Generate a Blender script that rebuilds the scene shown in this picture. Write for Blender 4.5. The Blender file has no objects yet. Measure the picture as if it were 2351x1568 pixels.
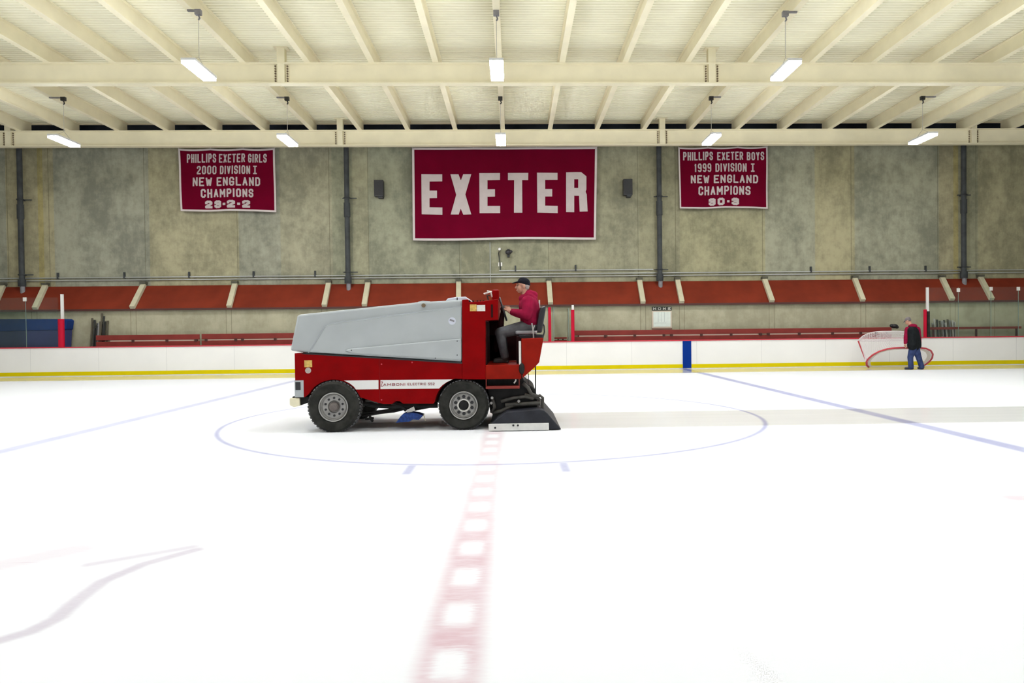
import bpy, bmesh, math, random
from math import sin, cos, pi, radians
from mathutils import Vector, Matrix

random.seed(7)
SC = bpy.context.scene
COL = SC.collection
W, H = 2351, 1568

# ------------------------------------------------------------------ camera
F = 1685.66                      # focal length in pixels of the 2351 px frame
PX, PY = 1232.2, 779.4           # principal point (the photograph is a crop)
PITCH, ROLL, YAW, EYE = -0.0156, -0.0108, 0.0313, 1.5763
_f = Vector((sin(YAW), cos(YAW), 0)); _r = Vector((cos(YAW), -sin(YAW), 0)); _u = Vector((0, 0, 1))
FW = _f * cos(PITCH) + _u * sin(PITCH)
_u2 = _u * cos(PITCH) - _f * sin(PITCH)
RT = _r * cos(ROLL) + _u2 * sin(ROLL)
UP = _u2 * cos(ROLL) - _r * sin(ROLL)
EYEP = Vector((0, 0, EYE))
cd = bpy.data.cameras.new('camera'); cam = bpy.data.objects.new('camera', cd); COL.objects.link(cam)
m = Matrix.Identity(4)
for i in range(3):
    m[i][0] = RT[i]; m[i][1] = UP[i]; m[i][2] = -FW[i]; m[i][3] = EYEP[i]
cam.matrix_world = m
cd.sensor_width = 36.0; cd.lens = F * 36.0 / W
cd.shift_x = (W / 2 - PX) / W; cd.shift_y = (PY - H / 2) / W
cd.clip_start = 0.05; cd.clip_end = 300
SC.camera = cam

def at(x, y, Y):
    d = FW * F + RT * (x - PX) - UP * (y - PY)
    return EYEP + d * (Y / d[1])
def atz(x, y, z):
    d = FW * F + RT * (x - PX) - UP * (y - PY)
    return EYEP + d * ((z - EYE) / d[2])

# ------------------------------------------------------------------ light / exposure
SC.view_settings.view_transform = 'Standard'; SC.view_settings.look = 'None'
SC.view_settings.gamma = 1.0; SC.view_settings.use_curve_mapping = False
SC.view_settings.exposure = 0.0
LAMP_STRENGTH = 138.0
w = bpy.data.worlds.new('world'); SC.world = w; w.use_nodes = True
w.node_tree.nodes['Background'].inputs[0].default_value = (0.95, 0.97, 1.0, 1)
w.node_tree.nodes['Background'].inputs[1].default_value = 0.32

# ------------------------------------------------------------------ materials
def mat(name, col, rough=0.5, metal=0.0, spec=0.5, emit=None, var=0.0, vscale=6.0, bump=0.0, alpha=1.0, trans=0.0, coat=0.0):
    M = bpy.data.materials.new(name); M.use_nodes = True
    nt = M.node_tree; b = nt.nodes['Principled BSDF']
    b.inputs['Base Color'].default_value = (*col, 1); b.inputs['Roughness'].default_value = rough
    b.inputs['Metallic'].default_value = metal; b.inputs['Specular IOR Level'].default_value = spec
    b.inputs['Alpha'].default_value = alpha; b.inputs['Transmission Weight'].default_value = trans
    b.inputs['Coat Weight'].default_value = coat
    if emit: b.inputs['Emission Color'].default_value = (*emit[:3], 1); b.inputs['Emission Strength'].default_value = emit[3]
    if var or bump:
        tc = nt.nodes.new('ShaderNodeTexCoord'); nz = nt.nodes.new('ShaderNodeTexNoise')
        nz.inputs['Scale'].default_value = vscale; nz.inputs['Detail'].default_value = 5
        nt.links.new(tc.outputs['Object'], nz.inputs['Vector'])
        if var:
            mx = nt.nodes.new('ShaderNodeMix'); mx.data_type = 'RGBA'
            mx.inputs[6].default_value = (*[max(0, c * (1 - var)) for c in col], 1)
            mx.inputs[7].default_value = (*[min(1, c * (1 + var)) for c in col], 1)
            mr = nt.nodes.new('ShaderNodeMapRange'); mr.inputs[1].default_value = 0.3; mr.inputs[2].default_value = 0.7
            nt.links.new(nz.outputs[0], mr.inputs[0]); nt.links.new(mr.outputs[0], mx.inputs[0])
            nt.links.new(mx.outputs[2], b.inputs['Base Color'])
        if bump:
            bp = nt.nodes.new('ShaderNodeBump'); bp.inputs['Strength'].default_value = bump
            nt.links.new(nz.outputs[0], bp.inputs['Height']); nt.links.new(bp.outputs[0], b.inputs['Normal'])
    return M

class E:
    """little wrapper that turns python arithmetic into math nodes"""
    nt = None
    def __init__(s, v): s.v = v
    @staticmethod
    def op(o, *a, clamp=False):
        n = E.nt.nodes.new('ShaderNodeMath'); n.operation = o; n.use_clamp = clamp
        for i, x in enumerate(a):
            if isinstance(x, E): E.nt.links.new(x.v, n.inputs[i])
            else: n.inputs[i].default_value = x
        return E(n.outputs[0])
    def __add__(s, o): return E.op('ADD', s, o)
    def __radd__(s, o): return E.op('ADD', s, o)
    def __sub__(s, o): return E.op('SUBTRACT', s, o)
    def __rsub__(s, o): return E.op('SUBTRACT', o, s)
    def __mul__(s, o): return E.op('MULTIPLY', s, o)
    def __rmul__(s, o): return E.op('MULTIPLY', s, o)
    def abs(s): return E.op('ABSOLUTE', s)
    def mx(s, o): return E.op('MAXIMUM', s, o)
    def mn(s, o): return E.op('MINIMUM', s, o)
    def sqrt(s): return E.op('SQRT', s)
    def ss(s, a, b):
        n = E.nt.nodes.new('ShaderNodeMapRange'); n.interpolation_type = 'SMOOTHSTEP'
        E.nt.links.new(s.v, n.inputs[0])
        if a < b: n.inputs[1].default_value = a; n.inputs[2].default_value = b; n.inputs[3].default_value = 0; n.inputs[4].default_value = 1
        else: n.inputs[1].default_value = b; n.inputs[2].default_value = a; n.inputs[3].default_value = 1; n.inputs[4].default_value = 0
        return E(n.outputs[0])
def noise(vec, scale, detail=4, rough=0.55):
    n = E.nt.nodes.new('ShaderNodeTexNoise'); n.inputs['Scale'].default_value = scale
    n.inputs['Detail'].default_value = detail; n.inputs['Roughness'].default_value = rough
    E.nt.links.new(vec, n.inputs['Vector']); return E(n.outputs[0])
def mapped(vec, sc, rot=0.0):
    n = E.nt.nodes.new('ShaderNodeMapping'); n.inputs['Scale'].default_value = sc; n.inputs['Rotation'].default_value = (0, 0, rot)
    E.nt.links.new(vec, n.inputs['Vector']); return n.outputs[0]
def colmix(fac, a, b):
    n = E.nt.nodes.new('ShaderNodeMix'); n.data_type = 'RGBA'
    if isinstance(fac, E): E.nt.links.new(fac.v, n.inputs[0])
    else: n.inputs[0].default_value = fac
    for i, c in ((6, a), (7, b)):
        if isinstance(c, tuple): n.inputs[i].default_value = (*c, 1)
        else: E.nt.links.new(c, n.inputs[i])
    return n.outputs[2]

XL, XR, XC = -6.879, 6.311, -0.319       # blue lines, centre line
CX, CY, CR = -0.319, 13.067, 4.57        # centre circle
YB = 27.24                               # face of the far boards
def ice_material():
    M = bpy.data.materials.new('ice'); M.use_nodes = True; nt = M.node_tree; E.nt = nt
    b = nt.nodes['Principled BSDF']
    geo = nt.nodes.new('ShaderNodeNewGeometry'); pos = geo.outputs['Position']
    sp = nt.nodes.new('ShaderNodeSeparateXYZ'); nt.links.new(pos, sp.inputs[0])
    X, Y = E(sp.outputs[0]), E(sp.outputs[1])
    fine = noise(mapped(pos, (1.2, 6, 1), 0.12), 9, 6)
    med = noise(pos, 1.3, 4)
    scr = noise(mapped(pos, (0.5, 14, 1), 0.5), 4, 3).ss(0.62, 0.75).mx(noise(mapped(pos, (0.5, 16, 1), -0.35), 4, 3).ss(0.62, 0.75))
    wob = (fine - 0.5) * 0.05
    def band(d, hw, soft): return (d.abs() + wob).ss(hw + soft, hw - soft)
    frost = (fine * 0.5 + med * 0.5).ss(0.25, 0.75) * 0.35 + 0.65
    base = colmix(scr * 0.10 + (med.ss(0.35, 0.7)) * 0.15, (0.83, 0.838, 0.85), (0.78, 0.795, 0.825))
    # flooded wet lane left behind the resurfacer
    lane = (Y + wob * 2 - 12.5).abs().ss(1.12, 1.02) * (X - 0.35).ss(0.0, 0.1)
    lane = lane * (noise(mapped(pos, (0.25, 3, 1)), 1.5, 3) * 0.25 + 0.8)
    c = colmix(lane, base, (0.84, 0.845, 0.825))
    # blue lines, circle and its hash marks
    dist = ((X - CX) * (X - CX) + (Y - CY) * (Y - CY)).sqrt() - CR
    cir = band(dist, 0.036, 0.03) * 1.15
    bl = (band(X - XL, 0.13, 0.07) * 0.85).mx(band(X - XR, 0.13, 0.06) * 1.05)
    tick = band(X + 1.19, 0.05, 0.03).mx(band(X - 0.56, 0.05, 0.03)) * (Y - 8.27).abs().ss(0.32, 0.22) * 1.1
    wet2 = (X - 2.0).ss(0.0, 4.0)       # less scratched, clearer paint towards the flooded right side
    blue = bl.mx(cir).mx(tick) * frost
    c = colmix(blue * (wet2 * 0.2 + 0.8), c, (0.36, 0.37, 0.56))
    # red centre line with its row of white blocks
    red = band(X - XC, 0.145, 0.07)
    ph = E.op('WRAP', Y + (fine - 0.5) * 0.12, 0.305 + 3.44, -0.305 + 3.44) - 3.44
    blk = ph.abs().ss(0.24, 0.08) * (X - XC + (fine - 0.5) * 0.08).abs().ss(0.13, 0.04)
    red = red * (1 - blk * 0.95) * frost * (noise(mapped(pos, (1, 5, 1), 0.3), 6, 4).ss(0.3, 0.62) * 0.3 + 0.85) * (Y.ss(9.5, 3.0) * 0.35 + 0.5)
    c = colmix(red, c, (0.60, 0.38, 0.42))
    # worn remains of painted arcs near the viewer and a faded face-off spot
    def seg(x0, y0, x1, y1):
        dx, dy = x1 - x0, y1 - y0; L2 = dx * dx + dy * dy
        t = E.op('MULTIPLY', (X - x0) * dx + (Y - y0) * dy, 1 / L2, clamp=True)
        ax = X - x0 - t * dx; ay = Y - y0 - t * dy
        return (ax * ax + ay * ay).sqrt()
    pts = [(0, 1470), (70, 1450), (130, 1420), (175, 1380), (235, 1335), (330, 1295), (450, 1262)]
    g = [atz(x, y, 0) for x, y in pts]; d = None
    for p, q in zip(g, g[1:]):
        s = seg(p.x, p.y, q.x, q.y); d = s if d is None else d.mn(s)
    arc = (d + wob).ss(0.085, 0.02)
    p, q = atz(205, 1296, 0), atz(440, 1256, 0)
    arc = arc.mx((seg(p.x, p.y, q.x, q.y) + wob).ss(0.09, 0.01) * 0.8)
    c = colmix(arc * frost * 0.8, c, (0.52, 0.46, 0.53))
    p, q = atz(-60, 1310, 0), atz(170, 1262, 0)
    c = colmix((seg(p.x, p.y, q.x, q.y) + wob * 2).ss(0.24, 0.06) * (scr * 0.5 + 0.5) * 0.7, c, (0.58, 0.46, 0.52))
    p = atz(2330, 1143, 0); q = atz(2420, 1146, 0)
    c = colmix((seg(p.x, p.y, q.x, q.y) + wob * 2).ss(0.18, 0.04) * frost * 0.5, c, (0.68, 0.38, 0.45))
    nt.links.new(c, b.inputs['Base Color'])
    # freshly flooded ice is glossy: the lane behind the machine and the lap along the boards
    wet = lane.mx((Y + wob * 3 - 24.7).ss(-0.25, 0.25))
    ro = (fine * 0.12 + 0.48) * (1 - wet) + 0.035 * wet + lane * 0.10
    nt.links.new(ro.v, b.inputs['Roughness'])
    b.inputs['IOR'].default_value = 1.31; nt.links.new((wet * 0.38 + 0.12).v, b.inputs['Specular IOR Level'])
    bp = nt.nodes.new('ShaderNodeBump'); bp.inputs['Distance'].default_value = 0.01
    nt.links.new(((1 - wet) * 0.05).v, bp.inputs['Strength']); nt.links.new(fine.v, bp.inputs['Height']); nt.links.new(bp.outputs[0], b.inputs['Normal'])
    return M

def concrete_material(name, stops=None, lo=(0.215, 0.207, 0.150), hi=(0.385, 0.366, 0.262), seams=(), seamw=0.012):
    M = bpy.data.materials.new(name); M.use_nodes = True; nt = M.node_tree; E.nt = nt
    b = nt.nodes['Principled BSDF']; b.inputs['Roughness'].default_value = 0.85; b.inputs['Specular IOR Level'].default_value = 0.2
    geo = nt.nodes.new('ShaderNodeNewGeometry'); pos = geo.outputs['Position']
    sp = nt.nodes.new('ShaderNodeSeparateXYZ'); nt.links.new(pos, sp.inputs[0]); X = E(sp.outputs[0])
    big = noise(mapped(pos, (1, 1, 0.55)), 0.8, 6, 0.62); fine = noise(mapped(pos, (7, 1, 1.2)), 2.4, 5, 0.6); sw = noise(pos, 3.1, 7, 0.7)
    f = (big * 0.52 + fine * 0.10 + sw * 0.38).ss(0.38, 0.63)
    c = colmix(f, lo, hi)
    if stops:
        rp = nt.nodes.new('ShaderNodeValToRGB'); rp.color_ramp.interpolation = 'CONSTANT'
        x0, x1 = -26.0, 26.0
        mr = (X - x0) * (1 / (x1 - x0)); nt.links.new(mr.v, rp.inputs[0])
        el = rp.color_ramp.elements
        while len(el) > 1: el.remove(el[-1])
        el[0].position = 0; el[0].color = (*stops[0][1], 1)
        for x, cc in stops[1:]:
            e = el.new((x - x0) / (x1 - x0)); e.color = (*cc, 1)
        n = nt.nodes.new('ShaderNodeMix'); n.data_type = 'RGBA'; n.blend_type = 'MULTIPLY'; n.inputs[0].default_value = 1
        nt.links.new(c, n.inputs[6]); nt.links.new(rp.outputs[0], n.inputs[7]); c = n.outputs[2]
    if seams:
        d = None
        for x in seams:
            s = (X - x).abs(); d = s if d is None else d.mn(s)
        c = colmix(d.ss(seamw * 1.6, seamw * 0.5) * 0.55, c, (0.10, 0.09, 0.05))
    nt.links.new(c, b.inputs['Base Color'])
    bp = nt.nodes.new('ShaderNodeBump'); bp.inputs['Strength'].default_value = 0.15; bp.inputs['Distance'].default_value = 0.02
    nt.links.new(sw.v, bp.inputs['Height']); nt.links.new(bp.outputs[0], b.inputs['Normal'])
    return M

M = {}
M['cream'] = mat('cream_paint', (0.88, 0.81, 0.58), 0.6, spec=0.2, var=0.05, vscale=1.5)
M['deck'] = mat('deck_paint', (0.93, 0.90, 0.69), 0.7, spec=0.15, var=0.04, vscale=1.0)
M['bolt'] = mat('rusty_bolt', (0.16, 0.11, 0.06), 0.6)
M['dark_glass'] = mat('dark_glass', (0.03, 0.035, 0.045), 0.15, var=0.5, vscale=0.7)
M['lamp_body'] = mat('lamp_housing', (0.75, 0.76, 0.78), 0.4, 0.2)
M['lamp'] = mat('lamp_diffuser', (0.9, 0.9, 0.9), 0.5, emit=(0.94, 0.975, 1.06, LAMP_STRENGTH))
M['cable'] = mat('steel_cable', (0.55, 0.53, 0.47), 0.4, 0.5)
M['black'] = mat('black_plastic', (0.018, 0.018, 0.02), 0.45, var=0.3)
M['tread'] = mat('frosted_tread', (0.12, 0.12, 0.12), 0.9, spec=.1, var=0.75, vscale=13)
M['rubber'] = mat('rubber', (0.030, 0.030, 0.026), 0.9, spec=.15, var=0.35, vscale=9, bump=0.2)
M['rim'] = mat('rim_steel', (0.36, 0.35, 0.33), 0.45, 0.4, var=0.15, vscale=14)
M['hub'] = mat('hub_iron', (0.17, 0.145, 0.13), 0.6, 0.3, var=0.2, vscale=20)
M['zred'] = mat('red_paint', (0.225, 0.0008, 0.0016), 0.45, spec=0.06, var=0.14, vscale=3.5)
M['zred2'] = mat('worn_red_paint', (0.25, 0.010, 0.004), 0.5, spec=0.08, var=0.2, vscale=4)
M['tank'] = mat('grey_fibreglass', (0.43, 0.455, 0.455), 0.45, spec=0.25, var=0.05, vscale=2.5)
M['lid'] = mat('pale_plastic', (0.66, 0.68, 0.76), 0.4, spec=.3)
M['stripe'] = mat('white_decal', (0.80, 0.79, 0.76), 0.4)
M['zlet'] = mat('decal_red', (0.30, 0.02, 0.03), 0.5)
M['seam'] = mat('seam_dark', (0.10, 0.008, 0.010), 0.6)
M['crease_shade'] = mat('crease_shade_grey', (0.36, 0.38, 0.40), 0.6)  # darker tank grey, paints the shading along the crease
M['yellowst'] = mat('sticker_yellow', (0.62, 0.40, 0.10), 0.5, var=0.25, vscale=30)
M['whitest'] = mat('sticker_white', (0.72, 0.70, 0.64), 0.5, var=0.08, vscale=30)
M['greyst'] = mat('sticker_grey', (0.42, 0.36, 0.32), 0.5, var=0.1, vscale=30)
M['cream_block'] = mat('cream_block', (0.80, 0.74, 0.52), 0.6, var=0.08)
M['dirt'] = mat('greasy_black', (0.009, 0.009, 0.008), 0.6, spec=.25, var=0.6, vscale=7, bump=0.4)
M['hose'] = mat('hose_rubber', (0.06, 0.055, 0.045), 0.6, var=0.4, vscale=10)
M['flap'] = mat('rubber_flap', (0.020, 0.021, 0.028), 0.55, spec=.3, var=0.35, vscale=5, bump=0.2)
M['runner'] = mat('white_runner', (0.74, 0.73, 0.69), 0.5, var=0.08, vscale=8)
M['bluebr'] = mat('blue_bristles', (0.012, 0.045, 0.20), 0.8, var=0.4, vscale=25, bump=0.5)
M['chrome'] = mat('bare_metal', (0.62, 0.60, 0.56), 0.3, 0.7)
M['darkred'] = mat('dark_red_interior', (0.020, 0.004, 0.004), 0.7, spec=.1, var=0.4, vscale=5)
M['vinyl'] = mat('black_vinyl', (0.022, 0.022, 0.026), 0.4, var=0.2)
M['greyvinyl'] = mat('grey_seat_edge', (0.34, 0.34, 0.36), 0.5)
M['rail_green'] = mat('green_wash', (0.30, 0.36, 0.30), 0.5)
M['board'] = mat('white_board', (0.86, 0.84, 0.78), 0.4, spec=.2, var=0.025, vscale=0.8)
M['boardseam'] = mat('board_seam', (0.66, 0.65, 0.60), 0.5)
M['kick'] = mat('yellow_kickplate', (0.70, 0.56, 0.0), 0.4, spec=.1, var=0.04, vscale=2)
M['cap'] = mat('red_cap_rail', (0.55, 0.03, 0.05), 0.4)
M['boardblue'] = mat('blue_board_stripe', (0.001, 0.030, 0.23), 0.4, spec=.1)
M['slope'] = mat('red_slope_paint', (0.185, 0.026, 0.011), 0.6, spec=.12, var=0.16, vscale=1.3)
M['slope_dark'] = mat('maroon_edge', (0.07, 0.018, 0.012), 0.6)
M['ribm'] = concrete_material('rib_concrete', lo=(0.50, 0.465, 0.32), hi=(0.60, 0.56, 0.39))
M['ironcap'] = mat('rib_cap', (0.08, 0.075, 0.05), 0.7)
M['pipe'] = mat('grey_pipe', (0.048, 0.052, 0.052), 0.6, spec=.2, var=0.3, vscale=3)
M['pipe_lo'] = mat('pale_pipe', (0.22, 0.21, 0.22), 0.5, var=0.2)
M['cond'] = mat('conduit_steel', (0.42, 0.43, 0.40), 0.4, 0.3)
M['bench'] = mat('bench_red', (0.23, 0.036, 0.028), 0.6, spec=.2, var=0.12, vscale=2)
M['bench_gap'] = mat('bench_rail', (0.48, 0.36, 0.28), 0.5)
M['postred'] = mat('red_post_pad', (0.50, 0.006, 0.030), 0.5, spec=.15)
M['whitepost'] = mat('white_post', (0.78, 0.77, 0.72), 0.4)
M['mat_hi'] = mat('navy_pad', (0.005, 0.035, 0.17), 0.6, spec=.2, var=0.15, vscale=1.5)
M['mat_reflect'] = mat('navy_pad_reflect', (0.040, 0.050, 0.16), 0.5, spec=.3, var=0.2, vscale=1.0)  # greyer, lighter navy: the reflection on the lower fold is put into the colour
M['sign_white'] = mat('whiteboard', (0.66, 0.72, 0.64), 0.4, var=0.05, vscale=8)
M['sign_frame'] = mat('sign_frame', (0.58, 0.50, 0.38), 0.5)
M['sign_shelf'] = mat('sign_shelf', (0.22, 0.12, 0.08), 0.5)
M['sign_line'] = mat('sign_line', (0.42, 0.47, 0.43), 0.5)
M['tile'] = mat('letter_tile', (0.03, 0.032, 0.022), 0.5)
M['tilelet'] = mat('tile_letter', (0.66, 0.66, 0.58), 0.5)
M['cloth'] = mat('maroon_banner', (0.125, 0.0012, 0.014), 0.9, spec=.04, var=0.10, vscale=1.5, bump=0.05)
M['clothw'] = mat('banner_white', (0.50, 0.43, 0.41), 0.9, spec=.05, var=0.05, vscale=4)
M['clothb'] = mat('banner_border', (0.58, 0.51, 0.48), 0.9, spec=.05)
M['skin'] = mat('skin', (0.50, 0.25, 0.165), 0.55, var=0.12, vscale=14)
M['hood'] = mat('maroon_hoodie', (0.265, 0.008, 0.040), 0.9, spec=.1, var=0.18, vscale=9, bump=0.15)
M['trous'] = mat('charcoal_trousers', (0.135, 0.137, 0.142), 0.9, spec=.1, var=0.2, vscale=9, bump=0.15)
M['navycap'] = mat('dark_cap', (0.008, 0.009, 0.014), 0.8, spec=.15)
M['boots'] = mat('dark_boots', (0.030, 0.019, 0.015), 0.6)
M['greyhair'] = mat('grey_hair', (0.36, 0.33, 0.30), 0.8)
M['greycap'] = mat('grey_cap', (0.17, 0.145, 0.145), 0.85)
M['vest'] = mat('black_vest', (0.012, 0.014, 0.015), 0.8, spec=.1, var=0.3, vscale=8, bump=0.2)
M['jeans'] = mat('blue_jeans', (0.040, 0.058, 0.145), 0.9, spec=.1, var=0.3, vscale=9, bump=0.1)
M['shoeblue'] = mat('dark_shoes', (0.022, 0.025, 0.045), 0.6)
M['eye'] = mat('eye_dark', (0.02, 0.015, 0.012), 0.3)
M['goalred'] = mat('goal_pipe_red', (0.50, 0.035, 0.05), 0.4)
M['netm'] = mat('white_netting', (0.80, 0.74, 0.72), 0.8)
M['padm'] = mat('goal_pad', (0.70, 0.63, 0.52), 0.8)
M['shaft'] = mat('stick_dark', (0.025, 0.025, 0.022), 0.5)
M['shaftg'] = mat('stick_grey', (0.24, 0.24, 0.23), 0.5)
M['shaftw'] = mat('stick_pale', (0.46, 0.44, 0.40), 0.5)
M['shaftb'] = mat('stick_brown', (0.10, 0.085, 0.055), 0.5)
M['bottle_m'] = mat('pale_bottle', (0.55, 0.50, 0.62), 0.4)
def glass_material():
    G = bpy.data.materials.new('rink_glass'); G.use_nodes = True; nt = G.node_tree
    nt.nodes.remove(nt.nodes['Principled BSDF']); out = nt.nodes['Material Output']
    tr = nt.nodes.new('ShaderNodeBsdfTransparent'); tr.inputs[0].default_value = (0.965, 0.99, 0.97, 1)
    gl = nt.nodes.new('ShaderNodeBsdfGlossy'); gl.inputs['Roughness'].default_value = 0.05
    fr = nt.nodes.new('ShaderNodeFresnel'); fr.inputs[0].default_value = 1.18
    mx = nt.nodes.new('ShaderNodeMixShader')
    df = nt.nodes.new('ShaderNodeBsdfDiffuse'); df.inputs[0].default_value = (0.62, 0.72, 0.66, 1)
    m2 = nt.nodes.new('ShaderNodeMixShader'); m2.inputs[0].default_value = 0.018
    nt.links.new(fr.outputs[0], mx.inputs[0]); nt.links.new(tr.outputs[0], mx.inputs[1]); nt.links.new(gl.outputs[0], mx.inputs[2])
    nt.links.new(mx.outputs[0], m2.inputs[1]); nt.links.new(df.outputs[0], m2.inputs[2])
    nt.links.new(m2.outputs[0], out.inputs[0]); return G
M['glass'] = glass_material()
M['glass_edge'] = mat('glass_edge', (0.22, 0.30, 0.25), 0.3)

# ------------------------------------------------------------------ mesh helpers
WL = {}
class MB:
    def __init__(s): s.v = []; s.f = []
    def add(s, vs, fs):
        o = len(s.v); s.v += [Vector(x) for x in vs]; s.f += [tuple(i + o for i in f) for f in fs]; return s
    def box(s, x0, x1, y0, y1, z0, z1):
        return s.add([(x, y, z) for x in (x0, x1) for y in (y0, y1) for z in (z0, z1)],
                     [(0, 1, 3, 2), (4, 6, 7, 5), (0, 4, 5, 1), (2, 3, 7, 6), (0, 2, 6, 4), (1, 5, 7, 3)])
    def prism(s, prof, y0, y1):
        n = len(prof)
        return s.add([(x, y0, z) for x, z in prof] + [(x, y1, z) for x, z in prof],
                     [tuple(range(n)), tuple(range(2 * n - 1, n - 1, -1))] + [(i, i + n, (i + 1) % n + n, (i + 1) % n) for i in range(n)])
    def obox(s, c, ax, ay, az):
        c = Vector(c); ax, ay, az = Vector(ax), Vector(ay), Vector(az)
        return s.add([c + ax * i + ay * j + az * k for i in (-1, 1) for j in (-1, 1) for k in (-1, 1)],
                     [(0, 1, 3, 2), (4, 6, 7, 5), (0, 4, 5, 1), (2, 3, 7, 6), (0, 2, 6, 4), (1, 5, 7, 3)])
    def tube(s, pts, r, seg=10, closed=False):
        pts = [Vector(p) for p in pts]; n = len(pts); rs = r if isinstance(r, (list, tuple)) else [r] * n
        base = []; prev = None
        for i, p in enumerate(pts):
            a = pts[(i - 1) % n] if (closed or i > 0) else p; b = pts[(i + 1) % n] if (closed or i < n - 1) else p
            t = (b - a).normalized()
            if prev is None:
                u = t.orthogonal().normalized()
            else:
                u = (prev - t * prev.dot(t))
                u = u.normalized() if u.length > 1e-6 else t.orthogonal().normalized()
            prev = u; v = t.cross(u)
            base.append([p + (u * cos(2 * pi * k / seg) + v * sin(2 * pi * k / seg)) * rs[i] for k in range(seg)])
        vs = [q for ring in base for q in ring]; fs = []
        for i in range(n if closed else n - 1):
            j = (i + 1) % n
            fs += [(i * seg + k, i * seg + (k + 1) % seg, j * seg + (k + 1) % seg, j * seg + k) for k in range(seg)]
        if not closed:
            fs.append(tuple(range(seg - 1, -1, -1))); fs.append(tuple((n - 1) * seg + k for k in range(seg)))
        return s.add(vs, fs)
    def lathe(s, prof, c, axis='Y', seg=40):
        """prof = list of (radius, offset along axis)"""
        c = Vector(c); vs = []; n = len(prof)
        for k in range(seg):
            a = 2 * pi * k / seg
            for r, o in prof:
                if axis == 'Y': vs.append(c + Vector((r * cos(a), o, r * sin(a))))
                elif axis == 'Z': vs.append(c + Vector((r * cos(a), r * sin(a), o)))
                else: vs.append(c + Vector((o, r * cos(a), r * sin(a))))
        fs = [(k * n + i, ((k + 1) % seg) * n + i, ((k + 1) % seg) * n + i + 1, k * n + i + 1) for k in range(seg) for i in range(n - 1)]
        return s.add(vs, fs)
    def cyl(s, a, b, r, seg=14): return s.tube([a, b], r, seg)
    def cap(s, a, ra, b, rb, seg=12):
        """tapered limb with round ends"""
        a, b = Vector(a), Vector(b); t = (b - a)
        L = t.length; t = t / L if L > 1e-6 else Vector((0, 0, 1)); pts = []; rs = []
        for k in range(4): an = pi / 2 * (1 - k / 4.0); pts.append(a - t * ra * sin(an)); rs.append(max(ra * cos(an), 1e-3))
        for k in range(5): f = k / 4.0; pts.append(a + (b - a) * f); rs.append(ra + (rb - ra) * f)
        for k in range(1, 5): an = pi / 2 * k / 4.0; pts.append(b + t * rb * sin(an)); rs.append(max(rb * cos(an), 1e-3))
        return s.tube(pts, rs, seg)
    def chain(s, pr, seg=12):
        for (a, ra), (b, rb) in zip(pr, pr[1:]): s.cap(a, ra, b, rb, seg)
        return s
    def ell(s, c, r, R=None, nu=16, nv=10):
        c = Vector(c); vs = []; R = R or Matrix.Identity(3)
        for j in range(nv + 1):
            th = pi * j / nv
            for i in range(nu):
                ph = 2 * pi * i / nu
                vs.append(c + R @ Vector((r[0] * sin(th) * cos(ph), r[1] * sin(th) * sin(ph), r[2] * cos(th))))
        fs = [(j * nu + i, j * nu + (i + 1) % nu, (j + 1) * nu + (i + 1) % nu, (j + 1) * nu + i) for j in range(nv) for i in range(nu)]
        return s.add(vs, fs)
    def quad(s, a, b, c, d): return s.add([a, b, c, d], [(0, 1, 2, 3)])
    def build(s, name, m, parent=None, bevel=0, smooth=False, remesh=0, soft=4, clean=True, keep_origin=False):
        if parent is not None: off = WL[parent.name]
        elif keep_origin: off = Vector((0, 0, 0))
        else:
            mn = [min(v[i] for v in s.v) for i in range(3)]; mx_ = [max(v[i] for v in s.v) for i in range(3)]
            off = Vector(((mn[0] + mx_[0]) / 2, (mn[1] + mx_[1]) / 2, mn[2]))
        me = bpy.data.meshes.new(name); me.from_pydata([v - off for v in s.v], [], s.f); me.validate()
        if clean:
            bm = bmesh.new(); bm.from_mesh(me); bmesh.ops.remove_doubles(bm, verts=bm.verts, dist=1e-5)
            bmesh.ops.recalc_face_normals(bm, faces=bm.faces); bm.to_mesh(me); bm.free()
        o = bpy.data.objects.new(name, me); COL.objects.link(o); me.materials.append(M[m] if isinstance(m, str) else m)
        if parent is not None: o.parent = parent
        else: o.location = off
        WL[o.name] = off.copy()
        if remesh:
            r = o.modifiers.new('remesh', 'REMESH'); r.mode = 'VOXEL'; r.voxel_size = remesh; r.use_smooth_shade = True
            if soft: q = o.modifiers.new('smooth', 'SMOOTH'); q.factor = 0.5; q.iterations = soft
        if bevel:
            q = o.modifiers.new('bevel', 'BEVEL'); q.width = bevel; q.segments = 2; q.limit_method = 'ANGLE'; q.angle_limit = radians(35)
        if smooth:
            for p in me.polygons: p.use_smooth = True
        return o
def tag(o, label, cat, group=None):
    o['label'] = label; o['category'] = cat
    if group: o['group'] = group
    return o
def struct(o): o['kind'] = 'structure'; return o
def thing(name, loc, label, cat, group=None):
    o = bpy.data.objects.new(name, None); o.empty_display_size = 0.1; COL.objects.link(o); o.location = loc; WL[o.name] = Vector(loc)
    return tag(o, label, cat, group)
ORD = ['', 'first', 'second', 'third', 'fourth', 'fifth', 'sixth', 'seventh', 'eighth', 'ninth', 'tenth', 'eleventh', 'twelfth', 'thirteenth', 'fourteenth']

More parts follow.
